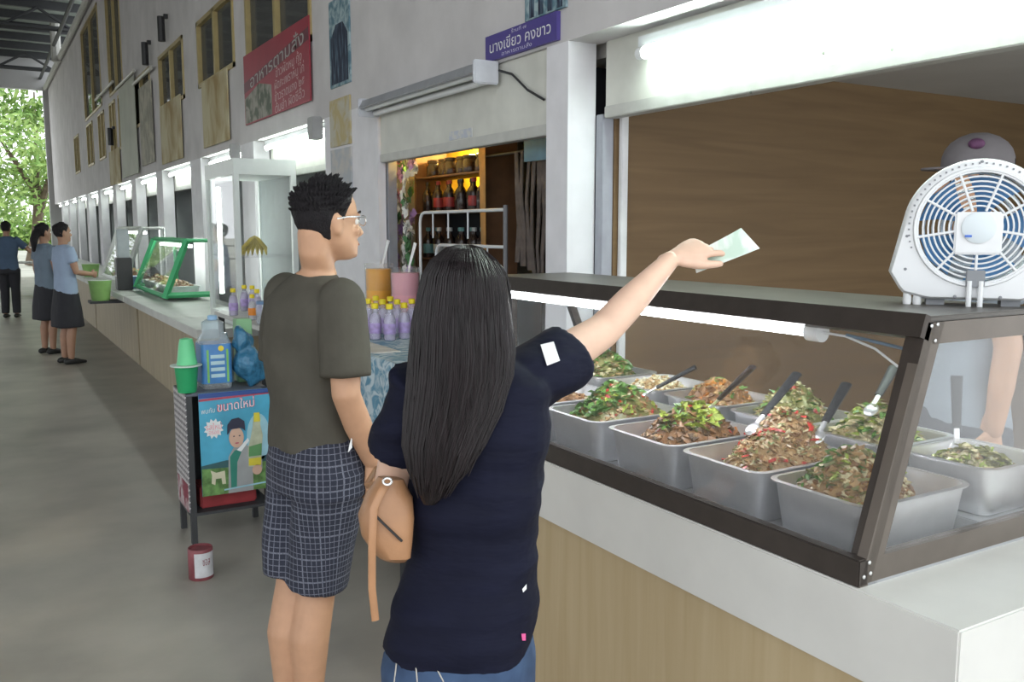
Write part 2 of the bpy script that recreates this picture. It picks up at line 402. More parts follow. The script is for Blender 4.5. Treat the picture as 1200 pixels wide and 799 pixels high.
for i, (a, b, _) in enumerate(bays[2:]):
    tube_fixture('fluorescent_light', 'lit tube under the red banner, with a small grey box at its end' if i == 0 else 'lit fluorescent tube over a stall beyond the red banner', (2.28, a+.12, 2.27), (2.28, b-.12, 2.27), (0,0,1), (-1,0,0), tube_far, group='lit tubes over the far stalls' if i else None)
jb = MB((2.17, 6.5, 2.22)).box((2.13, 6.46, 2.20), (2.21, 6.58, 2.36), .006).build('junction_box', M('grey_box', (.34,.34,.34), .5)); tag(jb, 'small grey electrical box at the end of the tube under the red banner', 'box')
jb2 = MB((2.17, 8.9, 2.22)).box((2.13, 8.87, 2.22), (2.21, 8.98, 2.36), .006).build('junction_box', M('grey_box', (.34,.34,.34), .5)); tag(jb2, 'small grey electrical box beside the tube under the golden poster', 'box')
# unlit twin fitting over the bottle shop
of = M('unlit_tube', (.72,.73,.74), .35, var=.03)
t = thing('twin_tube_fitting', 'unlit twin tube light fitting with a grey hood above the bottle shop', 'light', (2.2, 4.6, 2.3))
o = Vector((2.2, 4.6, 2.3)); y0, y1 = 3.86, 5.36
MB(o).plate([(2.195,y0,2.345),(2.08,y0,2.33),(2.06,y0,2.285),(2.07,y0,2.28),(2.09,y0,2.32),(2.195,y0,2.325)], (0,1,0), y1-y0).build('hood', M('grey_hood', (.42,.43,.46), .4, .3), t, False)
for dx, dz in ((2.11,2.285), (2.165,2.26)): MB(o).tube([(dx,y0+.02,dz),(dx,y1-.02,dz)], .018, 10).build('tube', of, t)
for y in (y0, y1): MB(o).box((2.06,y-.012,2.235), (2.195,y+.012,2.345), .006).build('end_plate', M('fitting_end', (.55,.56,.60), .4), t)
MB(o).tube([(2.19,3.84,2.30),(2.203,3.74,2.27),(2.203,3.60,2.18),(2.203,3.46,2.12)], .006, 6).build('cable', darkm, t)

# ------------------------------------------------------------------ signs and posters on the upper wall
def board(name, label, cat, a, b, z0, z1, mat, x=XW, th=.012, group=None):
    s = thing(name, label, cat, (x, (a+b)/2, z0), group=group)
    MB((x, (a+b)/2, z0)).box((x-th, a, z0), (x-.001, b, z1)).build('sheet', mat, s, False); return s
# right = towards -Y when one looks at the wall from the hall
RT, UPV = (0,-1,0), (0,0,1)
white_ink = M('white_ink', (.80,.80,.82), .6, var=0)
lilac_ink = M('lilac_ink', (.62,.60,.78), .6, var=0)
s = board('stall_sign', 'purple name sign with white lettering on the wall beside the white pillar', 'sign', 3.325, 3.955, 2.352, 2.472, M('purple_sign', (.075,.055,.25), .45, var=.05), th=.02)
b0 = s.location
text('ร้านที่ ๗', .022, lilac_ink, 'lettering', s, (XW-.0215, 3.64, 2.455), RT, UPV, width=.13, base=b0)
text('นางเขียว คงขาว', .07, white_ink, 'lettering', s, (XW-.0215, 3.64, 2.41), RT, UPV, width=.54, base=b0)
text('อาหารตามสั่ง', .024, lilac_ink, 'lettering', s, (XW-.0215, 3.66, 2.368), RT, UPV, width=.27, base=b0)
# red menu banner
redm = M('red_banner', (.30,.025,.045), .5, var=.12, scale=3)
s = board('menu_banner', 'red vinyl menu banner with white writing hung below a window', 'banner', 6.62, 8.50, 2.49, 3.10, redm, x=XW-.016)
b0 = s.location; X = XW-.0295
MB(b0).plate([(X,8.5,2.86),(X,6.62,3.02),(X,6.62,2.93),(X,8.5,2.77)], (1,0,0), .001).build('title_band', M('maroon_band', (.14,.03,.045), .5, var=.1), s, False)
text('อาหารตามสั่ง', .15, M('grey_ink', (.42,.42,.40), .6, var=0), 'title', s, (X-.002, 7.50, 2.90), (0,-1,.085), UPV, width=1.55, base=b0)
for i, (ln, wd) in enumerate((('ข้าวผัดหมู กุ้ง', .75), ('ผัดกะเพราหมู ไก่', .85), ('ข้าวราดแกง ๒๕', .85), ('ต้มยำ ผัดซีอิ๊ว', .85))):
    text(ln, .10, M('pink_ink', (.62,.45,.45), .6, var=0), 'menu_line', s, (X-.002, 7.13, 2.82-.092*i), (0,-1,.05), UPV, width=wd*.92, base=b0)
MB(b0).plate([(X,8.48,2.50),(X,7.62,2.50),(X,7.62,2.74),(X,8.0,2.80),(X,8.48,2.72)], (1,0,0), .001).build('food_picture', pattern('dish_picture', (.36,.34,.30), (.12,.14,.11), 'marble', f=9, dist=.6), s, False)
# blue-black posters
dk = pattern('dark_figure_print', (.015,.02,.045), (.10,.16,.22), 'marble', f=9, dist=.3, stretch=(1,6,.8), lo=.45, hi=.7)
tl = pattern('teal_print', (.10,.19,.24), (.35,.45,.48), 'marble', f=14, dist=.4)
s = board('portrait_poster', 'tall blue-black poster with dark standing figures on the wall beside the red banner', 'poster', 5.83, 6.22, 2.52, 3.10, tl, group=None)
MB(s.location).plate([(XW-.0135,6.19,2.54),(XW-.0135,5.86,2.54),(XW-.0135,5.86,2.85),(XW-.0135,5.95,2.93),(XW-.0135,6.08,2.93),(XW-.0135,6.19,2.85)], (1,0,0), .001).build('figures', dk, s, False)
s = board('portrait_poster', 'teal poster with dark stripes right above the purple name sign', 'poster', 3.27, 3.60, 2.478, 3.05, tl)
for q in range(4):
    MB(s.location).plate([(XW-.0135,3.56-.075*q,2.485),(XW-.0135,3.52-.075*q,2.485),(XW-.0135,3.52-.075*q,2.9),(XW-.0135,3.56-.075*q,2.9)], (1,0,0), .001).build('dark_stripe', dk, s, False)
ye = pattern('yellow_print', (.46,.38,.20), (.50,.48,.40), 'marble', f=8, dist=.7)
s = board('small_poster', 'yellowish poster on the wall left of the white pillar, below the blue-black poster', 'poster', 5.85, 6.25, 2.12, 2.44, ye)
s = board('small_poster', 'pale grey-blue notice below the yellowish poster on the wall', 'poster', 5.85, 6.25, 1.62, 2.10, pattern('pale_print', (.42,.44,.47), (.52,.50,.48), 'marble', f=10, dist=.6))
gp = pattern('golden_poster', (.34,.24,.10), (.55,.50,.33), 'marble', f=3, dist=.4, stretch=(1,1,.7), lo=.35, hi=.6)
board('hanging_poster', 'golden poster with pale lower half hung under the dark two-pane window', 'poster', 9.15, 10.30, 2.42, 3.10, gp, x=XW-.0155)
board('hanging_poster', 'brownish gold poster hung under the third window beyond the red banner', 'poster', 11.5, 12.9, 2.40, 3.15, gp, x=XW-.0155)
board('hanging_poster', 'grey mottled poster with a torn corner beyond the golden ones', 'poster', 13.5, 14.6, 2.48, 3.6, pattern('mottled_poster', (.30,.29,.24), (.46,.44,.36), 'marble', f=4, dist=.9), x=XW-.0155)
board('hanging_poster', 'tall pale green sheet hung from a rail on the upper wall', 'poster', 14.9, 16.6, 2.40, 3.85, M('pale_green_sheet', (.46,.48,.40), .7, var=.12, scale=2), x=XW-.03)
board('hanging_poster', 'narrow pale poster beyond the tall green sheet', 'poster', 17.0, 18.4, 2.35, 2.95, gp, x=XW-.0155)
for y, z, ln in ((14.0,3.70,1.6), (15.7,3.88,2.0), (18.4,4.05,2.6)):
    r_ = MB((2.15,y,z)).tube([(2.14,y-ln/2,z),(2.14,y+ln/2,z)], .025, 8).build('awning_rail', M('rail_metal', (.48,.47,.42), .5, .3)); tag(r_, {14.0:'pale horizontal rail over the mottled poster', 15.7:'pale horizontal rail over the tall green sheet', 18.4:'pale horizontal rail under the two tall upper windows'}[y], 'rail')
for y, z in ((12.2,4.15), (13.5,4.06), (17.6,3.3)):
    l_ = thing('wall_lamp', {12.2:'small dark wall lamp above the third window', 13.5:'small dark wall lamp above the mottled poster', 17.6:'small dark wall lamp above the narrow pale poster'}[y], 'lamp', (2.2,y,z))
    MB((2.2,y,z)).box((2.15,y-.03,z), (2.2,y+.03,z+.05)).build('bracket', darkm, l_, False); MB((2.2,y,z)).tube([(2.12,y,z+.02),(2.12,y,z-.28)], .045, 8).build('lamp_body', darkm, l_)

# ------------------------------------------------------------------ near counter and display case
ct = thing('food_counter', 'long counter with thick white top and beige front panel below the glass case', 'counter', (1.9, 2.0, 0))
o = Vector((1.9, 2.0, 0))
MB(o).box((1.50, .933, .63), (2.32, 3.15, .82), .004).build('top_slab', slabm, ct)
MB(o).box((1.52, .95, 0), (2.30, 3.13, .629)).build('front_panel', beigem, ct, False)

case = thing('display_case', 'sloping glass food display case in dark bronze frame with a tube light inside', 'display case', (1.9, 2.1, .82))
o = Vector((1.9, 2.1, .82)); YA, YB = 1.16, 3.12; xb, xt, zb, zt = 1.505, 1.69, .82, 1.37
def bar(name, p, q, a, b, u, mat=bronze):
    """square bar from p to q, section a along u and b across"""
    p = Vector(p); q = Vector(q); d = (q-p).normalized(); u = Vector(u); u = (u - d*u.dot(d)).normalized(); w = d.cross(u)
    P = [e + u*(a/2*i) + w*(b/2*j) for e in (p, q) for i in (-1,1) for j in (-1,1)]
    return MB(o).add(P, [(0,1,3,2),(4,6,7,5),(0,4,5,1),(2,3,7,6),(0,2,6,4),(1,5,7,3)]).build(name, mat, case, False)
sl = Vector((xt-xb, 0, zt-zb)).normalized(); nf = Vector((-sl.z, 0, sl.x))
def F(s_, y, off=0): return Vector((xb, y, zb)) + sl*s_ + nf*off
SL = math.hypot(xt-xb, zt-zb)
MB(o).box((xb, YA, zb), (xb+.03, YB, zb+.058), .003).build('bottom_rail', bronze, case)
bar('top_rail', F(SL-.024, YA), F(SL-.024, YB), .05, .03, sl)
for y in (YA+.022, YB-.022): bar('corner_post', F(.012, y, -.012) + Vector((.012,0,.0)), F(SL-.01, y, -.012), .026, .044, nf)
for y in (YA, YB-.024): MB(o).plate([(xb+.004,y,zb),(xb+.058,y,zb),(xt+.050,y,zt-.013),(xt-.004,y,zt-.013)], (0,1,0), .024).build('end_post', M('brown_rail', (.16,.135,.115), .4, .35), case, False)
MB(o).box((xt, YA, zt-.012), (2.12, YB, zt), .003).build('top_board', boardm, case)
for y in (YA+.012, YB-.012):
    bar('end_top_rail', (xt+.01, y, zt-.036), (2.06, y, zt-.036), .046, .024, (0,0,1), M('brown_rail', (.16,.135,.115), .4, .35))
    bar('end_bottom_rail', (xb+.03, y, zb+.029), (2.28, y, zb+.029), .058, .024, (0,0,1), M('brown_rail', (.16,.135,.115)))
    bar('back_post', (2.27, y, zb+.05), (2.07, y, zt-.02), .03, .024, (1,0,0))
bar('back_rail', (2.065, YA, zt-.03), (2.065, YB, zt-.03), .03, .03, (0,0,1))
bar('back_bottom_rail', (2.285, YA, zb+.02), (2.285, YB, zb+.02), .04, .03, (0,0,1))
MB(o).plate([F(.05,YA+.045,-.004),F(.05,YB-.045,-.004),F(SL-.05,YB-.045,-.004),F(SL-.05,YA+.045,-.004)], nf, .004).build('front_pane', clear, case, False)
for y in (YA+.010, YB-.014): MB(o).plate([(xb+.04,y,zb+.058),(2.25,y,zb+.058),(2.06,y,zt-.06),(xt-.0,y,zt-.06)], (0,1,0), .004).build('end_pane', clear, case, False)
MB(o).box((xb+.03, YA, zb), (2.28, YB, zb+.006)).build('floor_plate', M('case_floor', (.45,.46,.48), .4, .4), case, False)
rv = M('rivet', (.8,.8,.8), .3, .8)
for p in (Vector((xb+.015,YA-.001,.842)), Vector((xb+.035,YA-.001,.846)), Vector((xt+.005,YA-.001,1.35)), Vector((xt+.025,YA-.001,1.352)), Vector((xt+.02,YA-.001,1.318)), Vector((xb+.03,YA-.001,.87))):
    MB(o).lathe([(.0045,0),(.004,.0015),(.0015,.0025)], p, 10, (0,-1,0)).build('rivet', rv, case)
lt = Vector((1.72, 0, 1.305))
tt = MB(o).tube([(lt.x, YA+.33, lt.z), (lt.x, YB-.15, lt.z)], .0135, 14).build('tube_light', tube_case, case)
for y in (YA+.30, YB-.14): MB(o).tube([(lt.x,y,lt.z),(lt.x,y+.04,lt.z)], .024, 16).build('tube_cap', whitep, tt)
MB(o).box((lt.x-.02, YA+.30, lt.z+.022), (lt.x+.025, YB-.12, lt.z+.045)).build('tube_batten', batten, tt, False)
MB(o).tube([(lt.x,YA+.30,lt.z),(lt.x+.02,YA+.25,lt.z-.005),(lt.x+.05,YA+.19,lt.z-.03),(lt.x+.11,YA+.16,lt.z-.08)], .003, 6).build('wire', whitep, tt)
MB(o).tube([(lt.x+.02,YA+.25,lt.z-.002),(lt.x+.06,YA+.20,lt.z-.015),(lt.x+.13,YA+.10,lt.z-.04)], .004, 6).build('wire', M('blue_wire', (.12,.20,.30), .5), tt)

# steel pans with food
def rrect(cx, cy, sx, sy, r, z, n=5):
    P = []
    for qx, qy, a0 in ((1,1,0), (-1,1,90), (-1,-1,180), (1,-1,270)):
        for i in range(n+1):
            a = R(a0 + 90*i/n); P.append(Vector((cx + qx*(sx-r) + r*math.cos(a), cy + qy*(sy-r) + r*math.sin(a), z)))
    return P
PANS = []
def pan(label, cx, cy, sx, sy, z0, h, group):
    PANS.append((cx, cy, sx, sy, z0, h))
    t = thing('steel_pan', label, 'tray', (cx, cy, z0), group=group)
    b = MB(); zz = lambda z: z
    b.rings([rrect(0,0,sx*.86,sy*.86,.03,0), rrect(0,0,sx*.90,sy*.90,.035,.008), rrect(0,0,sx,sy,.04,h-.002), rrect(0,0,sx-.003,sy-.003,.038,h-.002), rrect(0,0,sx*.88,sy*.88,.034,.012), rrect(0,0,sx*.84,sy*.84,.03,.006)], cap=True).build('body', steel, t)
    b = MB(); b.rings([rrect(0,0,sx,sy,.04,h-.006), rrect(0,0,sx+.009,sy+.009,.045,h-.004), rrect(0,0,sx+.010,sy+.010,.045,h), rrect(0,0,sx-.003,sy-.003,.038,h+.001), rrect(0,0,sx-.003,sy-.003,.038,h-.006)], closed=True).build('rim', steel, t)
    return t
FM = {k: M('food_'+k, c, .38, var=.3, scale=60, coat=.15) for k, c in dict(brown=(.24,.12,.05), tan=(.38,.24,.11), red=(.45,.03,.02), green=(.10,.22,.04), lime=(.34,.42,.07), pale=(.60,.52,.32), dark=(.10,.055,.025), orange=(.45,.17,.03), white=(.66,.62,.50), olive=(.20,.19,.06)).items()}
def food(label, cx, cy, rx, ry, z0, h, base, pal, n, seed, cat='food', off=(0,0), size=1.):
    rnd = random.Random(seed); ks = [base] + [p[0] for p in pal]; mb = MB((cx, cy, z0)); G = 22
    def ht(u, v):
        r = math.hypot((u-off[0])/1.0, (v-off[1])/1.0); k = max(0., 1 - (r/1.05)**1.7)
        return h*(.12 + .88*k)*(1 + .25*noise.noise(Vector((u*2.5+seed, v*2.5, seed*.7)))) + .010*noise.noise(Vector((u*9, v*9, seed)))
    vs_ = []; fs = []
    sq = lambda a, b: (a*math.sqrt(1-b*b*.38), b*math.sqrt(1-a*a*.38))
    for i in range(G+1):
        for j in range(G+1):
            u, v = sq(-1+2*i/G, -1+2*j/G); vs_.append((cx+u*rx, cy+v*ry, z0+ht(u, v)))
    for i in range(G):
        for j in range(G): a = i*(G+1)+j; fs.append((a, a+G+1, a+G+2, a+1))
    mb.add(vs_, fs)
    inpan = [q for q in PANS if abs(q[0]-cx) < .06 and abs(q[1]-cy) < .06]
    floor_z = inpan[0][4] + .0135 if inpan else z0
    edge = [i*(G+1) for i in range(G+1)] + [G*(G+1)+j for j in range(1, G+1)] + [i*(G+1)+G for i in range(G-1, -1, -1)] + [j for j in range(G-1, 0, -1)]
    n0 = len(mb.v)
    for e in edge: x_, y_, z_ = vs_[e]; mb.v.append((x_-cx, y_-cy, floor_z-z0))
    for q in range(len(edge)): r_ = (q+1) % len(edge); mb.f.append((edge[q], edge[r_], n0+r_, n0+q)); mb.m.append(0)
    tot = sum(p[1] for p in pal)
    for q in range(n):
        w = rnd.random()*tot; mi = 0
        for i, p in enumerate(pal):
            w -= p[1]
            if w <= 0: mi = i; break
        kind, sz = pal[mi][2], pal[mi][3]*size*rnd.uniform(.7, 1.3); spread = pal[mi][4] if len(pal[mi]) > 4 else None
        while True:
            u = rnd.uniform(-1, 1); v = rnd.uniform(-1, 1)
            if u*u+v*v < 1.25 and (spread is None or math.hypot(u-spread[0], v-spread[1]) < spread[2]): break
        u, v = sq(u, v); p = Vector((cx+u*rx*.97, cy+v*ry*.97, z0+ht(u, v)))
        rot = Matrix.Rotation(rnd.uniform(0, 6.28), 3, 'Z') @ Matrix.Rotation(rnd.uniform(-.6, .6), 3, 'X') @ Matrix.Rotation(rnd.uniform(-.6, .6), 3, 'Y')
        mb.mi = mi+1
        if kind == 'chunk':
            P = [p + rot @ Vector((sz*rnd.uniform(.6,1.1)*x, sz*rnd.uniform(.6,1.1)*y, sz*.7*rnd.uniform(.6,1.1)*z)) for x, y, z in ((1,0,0),(0,1,0),(-1,0,0),(0,-1,0),(0,0,1),(0,0,-1))]
            mb.add(P, [(0,1,4),(1,2,4),(2,3,4),(3,0,4),(1,0,5),(2,1,5),(3,2,5),(0,3,5)])
        elif kind == 'strip':
            l = sz*2.6; w_ = sz*.32
            P = []
            for k in range(4):
                s_ = k/3; bend = .3*sz*math.sin(s_*3.14)*rnd.uniform(.5, 1.5)
                for yy, dz in ((-w_,0),(0,w_*.8),(w_,0)): P.append(p + rot @ Vector((l*(s_-.5), yy + bend, dz + bend*.5 + .002)))
            mb.add(P, [(a, a+1, a+4, a+3) for a in (0,1,3,4,6,7)])
        else:   # leaf
            P = [p + rot @ Vector((sz*a, sz*b, sz*c+.003)) for a, b, c in ((-1,0,0),(-.3,.5,.25),(.5,.4,.3),(1.1,0,-.1),(.5,-.4,.15),(-.3,-.5,.2),(.1,0,.05))]
            mb.add(P, [(6,0,1),(6,1,2),(6,2,3),(6,3,4),(6,4,5),(6,5,0)])
    if inpan:
        pcx, pcy, psx, psy, pz, ph_ = inpan[0]
        for i, (x_, y_, z_) in enumerate(mb.v):
            t_ = max(0., min(1., (z_+z0-pz-.012)/(ph_-.014))); hx = psx*.88 + (psx*.12-.003)*t_ - .002; hy = psy*.88 + (psy*.12-.003)*t_ - .002; r_ = .037
            ax = x_+cx-pcx; ay = y_+cy-pcy; ax = max(-hx, min(hx, ax)); ay = max(-hy, min(hy, ay))
            kx = abs(ax)-(hx-r_); ky = abs(ay)-(hy-r_)
            if kx > 0 and ky > 0 and math.hypot(kx, ky) > r_:
                q = r_/math.hypot(kx, ky); ax = math.copysign(hx-r_+kx*q, ax); ay = math.copysign(hy-r_+ky*q, ay)
            mb.v[i] = (ax+pcx-cx, ay+pcy-cy, max(z_, pz+.0135-z0))
    ob = mb.build('cooked_food', [FM[k] for k in ks]); tag(ob, label, cat); ob['kind'] = 'stuff'; return ob
FR = 'steel pans in the front row of the display case'; BK = 'steel pans in the back row of the display case'
zf = .826; hf = .135
# front row along the slanted pane (centre y, food)
pan('steel pan heaped with browned onion and pork beside the front corner post', 1.775, 1.353, .185, .138, zf, hf, FR)
f_corner = food('browned stir-fry with onion chunks, beans and orange bits behind the corner post', 1.745, 1.356, .145, .125, zf+.075, .135, 'tan', [('tan',5,'chunk',.015),('brown',3,'chunk',.016),('pale',1.6,'chunk',.017),('orange',.6,'chunk',.012),('green',1.3,'leaf',.02,(-.3,.3,.8)),('olive',1,'strip',.014,(-.5,.2,.9)),('lime',.4,'strip',.016)], 900, 11, off=(-.1,0))
pan('steel pan piled with minced meat and red chillies next to the corner pan', 1.775, 1.665, .185, .138, zf, hf, FR)
f_mince = food('minced meat heap with long red chilli strips and few green leaves', 1.79, 1.655, .165, .125, zf+.075, .155, 'tan', [('tan',9,'chunk',.011),('brown',5,'chunk',.011),('pale',1.6,'strip',.010),('red',.55,'strip',.015),('olive',2,'strip',.011),('green',.25,'leaf',.016)], 1700, 12, off=(.05,-.1))
pan('steel pan of dark meat topped with lime green leaves in the front row', 1.775, 1.99, .185, .145, zf, hf, FR)
f_dark = food('dark braised meat topped with lime green leaves and orange bits', 1.78, 1.98, .16, .125, zf+.078, .125, 'brown', [('brown',6,'chunk',.016),('dark',4,'chunk',.016),('tan',2,'chunk',.012),('lime',2.6,'leaf',.024,(0,-.05,.62)),('green',.9,'leaf',.02,(0,0,.7)),('orange',.7,'strip',.016),('red',.4,'strip',.014)], 620, 13)
pan('steel pan of green and red salad next to the standing woman', 1.775, 2.335, .185, .138, zf, hf, FR)
f_salad = food('green herb salad with minced meat and red chilli pieces', 1.78, 2.335, .165, .13, zf+.08, .13, 'olive', [('green',4,'leaf',.024,(-.3,.35,.95)),('tan',5,'chunk',.011),('brown',2,'chunk',.011),('red',1.3,'chunk',.011),('pale',1.2,'chunk',.012),('lime',.8,'leaf',.02)], 700, 14)
pan('steel pan at the end of the front row near the white pillar', 1.775, 2.665, .185, .138, zf, hf, FR)
food('brown stew with pale pieces at the pillar end of the front row', 1.78, 2.665, .16, .125, zf+.075, .06, 'brown', [('brown',5,'chunk',.014),('tan',3,'chunk',.014),('pale',1,'chunk',.013)], 260, 15)
zr = .87
riser = MB((2.13, 2.1, .826)).box((1.98, YA+.04, .826), (2.269, YB-.05, .868), .003).build('riser_shelf', M('case_floor', (.45,.46,.48), .4, .4)); tag(riser, 'low metal riser under the back row of pans in the case', 'shelf')
rear_food = []
rear = [(1.316,'pale vegetable stew in the back pan beside the end pane','olive',[('pale',4,'chunk',.014),('olive',4,'leaf',.02),('lime',1.5,'leaf',.018),('tan',2,'chunk',.012)],.05),
        (1.60,'pale green cabbage stir-fry heaped in the back row','pale',[('lime',4,'leaf',.022),('pale',4,'leaf',.022),('green',2,'leaf',.02),('tan',1,'chunk',.012)],.11),
        (1.90,'olive brown vegetable mix with a red piece in the back row','olive',[('olive',4,'strip',.014),('tan',4,'chunk',.012),('pale',2,'chunk',.011),('red',.4,'chunk',.014),('green',2,'leaf',.016)],.12),
        (2.22,'reddish brown curry with pork and greens in the back row','brown',[('brown',5,'chunk',.016),('orange',1.6,'chunk',.014),('tan',3,'chunk',.013),('green',1,'strip',.013)],.10),
        (2.54,'pale tan cream-coloured dish in the back row','tan',[('pale',4,'chunk',.014),('tan',5,'chunk',.013),('white',2,'chunk',.016)],.06),
        (2.86,'green and tan heap of leaves at the pillar end of the back row','olive',[('green',4,'leaf',.02),('tan',4,'chunk',.012),('pale',1.5,'chunk',.012),('olive',3,'leaf',.018)],.12)]
pl_ = ['beside the end pane', 'holding pale green cabbage', 'holding olive brown vegetables with a ladle', 'holding reddish brown curry', 'holding a pale tan dish', 'nearest the white pillar']
for i, (y, lb, base, pal, h) in enumerate(rear):
    pan('steel pan in the back row of the case ' + pl_[i], 2.13, y, .13 if i == 0 else .14, .118 if i == 0 else .14, zr, .12, BK)
    rear_food.append(food(lb, 2.12, y, .105 if i == 0 else .115, .10 if i == 0 else .12, zr+.07, h+.01, base, pal, 420, 30+i))
def utensil(label, p, q, k=0.):
    p = Vector(p); q = Vector(q); d = (q-p).normalized(); t = thing('serving_spoon', label, 'spoon', p, group='serving spoons in the pans')
    side = d.cross(Vector((0,0,1))).normalized()
    MB(p).tube([p + d*.035, q], [(.006,.011),(.008,.016)], 10, flat=d.cross(side)).build('handle', darkm, t)
    MB(p).tube([p - d*.0, p + d*.045], [(.003,.008),(.004,.007)], 8, flat=d.cross(side)).build('shank', steel, t)
    MB(p).ball(p - d*.02 - Vector((0,0,.003)), (.026,.020,.008), 12, Matrix((d, side, d.cross(side))).transposed()).build('bowl', steel, t)
from mathutils.bvhtree import BVHTree
def resting(fo, a, b, ln):
    """spoon bowl on the surface of the food, handle rising towards the vendor"""
    bm = bmesh.new(); bm.from_mesh(fo.data); tr = BVHTree.FromBMesh(bm); bm.free(); off = Vector(fo.location); r = ray(*a); best = None
    for k in range(260):
        p = _O + r*(1.6 + k*.006); h_, n_, _i, d_ = tr.find_nearest(p - off)
        if best is None or d_ < best[0] - 1e-4: best = (d_, h_ + off, n_)
    tip = best[1] + Vector((0,0,.002)); r2 = ray(*b); far = None
    for k in range(260):
        p = _O + r2*(1.6 + k*.006); e = abs((p-tip).length - ln) + (0 if p.x > tip.x else .05)
        if far is None or e < far[0]: far = (e, p)
    return tip, far[1]
for fo, a, b, ln, lb in ((f_dark,(838,472),(882,430),.20,'black-handled spoon leaning out of the dark meat pan'), (f_mince,(884,492),(934,438),.22,'black-handled spoon leaning from the mince heap towards the back row'), (f_mince,(966,500),(992,450),.19,'black-handled spoon standing upright behind the mince heap'), (rear_food[1],(1024,474),(1048,430),.16,'black-handled spoon standing in the pale green cabbage'), (f_salad,(772,452),(815,430),.18,'black-handled spoon lying over the green salad pan'), (rear_food[0],(1120,508),(1121,440),.17,'black-handled ladle standing upright beside the end pane')):
    utensil(lb, *resting(fo, a, b, ln))

# ------------------------------------------------------------------ fan on the case
fb = Vector((2.038, 1.294, 1.37)); fan = thing('box_fan', 'white electric box fan with blue blades standing on the display case', 'fan', fb, R(-232+180))
# local: front faces -Y, width along X; grille centre at z = .185
ZC = .183; fw_ = M('fan_white', (.80,.81,.83), .35, var=.02); blue = M('fan_blue', (.09,.25,.50), .35, var=.05)
poly = [(.185,-.107),(.157,-.153),(.10,-.168),(0,-.168),(-.10,-.168),(-.157,-.153),(-.185,-.107)]
def outer(a):
    d = Vector((math.cos(a), math.sin(a))); best = .158
    tips = [(.158*math.cos(R(12)), .158*math.sin(R(12)))] + poly + [(-.158*math.cos(R(12)), .158*math.sin(R(12)))]
    for (x0, y0), (x1, y1) in zip(tips[:-1], tips[1:]):
        den = d.x*(y1-y0) - d.y*(x1-x0)
        if abs(den) < 1e-9: continue
        tt_ = (x0*(y1-y0) - y0*(x1-x0))/den; s_ = (x0*d.y - y0*d.x)/den
        if tt_ > 0 and -1e-6 <= s_ <= 1+1e-6: best = max(best if d.y > .2 else 0, tt_)
    return best
NN = 96; A = [2*math.pi*i/NN for i in range(NN)]
def fr_(y, f): return [Vector((f(a)*math.cos(a), y, ZC + f(a)*math.sin(a))) for a in A]
MB().rings([fr_(-.050, lambda a: .134), fr_(-.056, lambda a: .139), fr_(-.052, lambda a: outer(a)-.006), fr_(-.044, outer), fr_(.044, outer), fr_(.05, lambda a: outer(a)-.006), fr_(.05, lambda a: .134)], closed=True).build('housing', fw_, fan)
g = MB()
for i in range(8):
    r = .050 + i*.0112; g.tube([(r*math.cos(a), -.058, ZC + r*math.sin(a)) for a in A[::2]], .0022, 6, closed=True)
g.tube([(.134*math.cos(a), -.058, ZC + .134*math.sin(a)) for a in A[::2]], .0045, 6, closed=True)
for i in range(9):
    a = R(90 + 20 + i*40); g.tube([(.04*math.cos(a), -.059, ZC + .04*math.sin(a)), (.136*math.cos(a), -.058, ZC + .136*math.sin(a))], .0032, 6)
gr_ = g.build('grille', fw_, fan)
MB().box((-.05,-.066,ZC-.062), (.05,-.055,ZC+.036), .004).build('centre_plate', fw_, fan)
MB().lathe([(.036,0),(.036,.004),(.031,.006),(.001,.008)], (0,-.066,ZC), 28, (0,-1,0)).build('badge', M('badge_white', (.70,.76,.80), .3, var=0), fan)
MB().box((-.028,-.0755,ZC-.022), (-.014,-.070,ZC-.017)).build('badge_mark', M('mark_blue', (.05,.15,.6), .4, var=0), fan, False)
for i in range(40):
    a = R(-20 + i*5.6); r = .147
    if i % 1 == 0: MB().box((r*math.cos(a)-.002,-.0565,ZC+r*math.sin(a)-.002), (r*math.cos(a)+.002,-.053,ZC+r*math.sin(a)+.002)).build('vent_dot', M('vent_grey', (.25,.26,.28), .6, var=0), fan, False)
for i in range(5):
    P0 = []; a0 = 2*math.pi*i/5
    b = MB(); rs = []
    for j in range(6):
        r = .03 + j*.019; w = .5 + .10*j; tw = .018
        P0.append((r, w))
    top = []; bot = []
    vs_ = []
    for r, w in P0:
        for s_ in (-1, 0, 1):
            a = a0 + s_*w*.5; vs_.append((r*math.cos(a), -.012 + s_*.018, ZC + r*math.sin(a)))
    fs = [(q*3+c, q*3+c+1, q*3+c+4, q*3+c+3) for q in range(5) for c in (0, 1)]
    k = len(vs_); vs_ += [(x, y+.003, z) for x, y, z in vs_]; fs += [tuple(reversed([i_+k for i_ in f])) for f in fs]
    b.add(vs_, fs).build('blade', blue, fan)
MB().tube([(0,-.03,ZC),(0,.03,ZC)], .034, 20).build('motor_hub', blue, fan)
gb = MB()
for i in range(6):
    r = .03 + i*.02; gb.tube([(r*math.cos(a), .046, ZC + r*math.sin(a)) for a in A[::3]], .003, 5, closed=True)
gb.build('rear_grille', fw_, fan)
for x in (-.142,-.120,.120,.142): MB().lathe([(.009,0),(.010,.006),(.009,.03),(.004,.034)], (x,-.035,0), 12).build('foot', whitep, fan)
for x in (-.012,.012): MB().tube([(x,-.066,0),(x,-.064,.06)], .006, 8).build('strut', fw_, fan)
MB().box((-.02,-.066,.045), (.02,-.056,.085), .002).build('switch_plate', M('vent_grey', (.25,.26,.28)), fan)
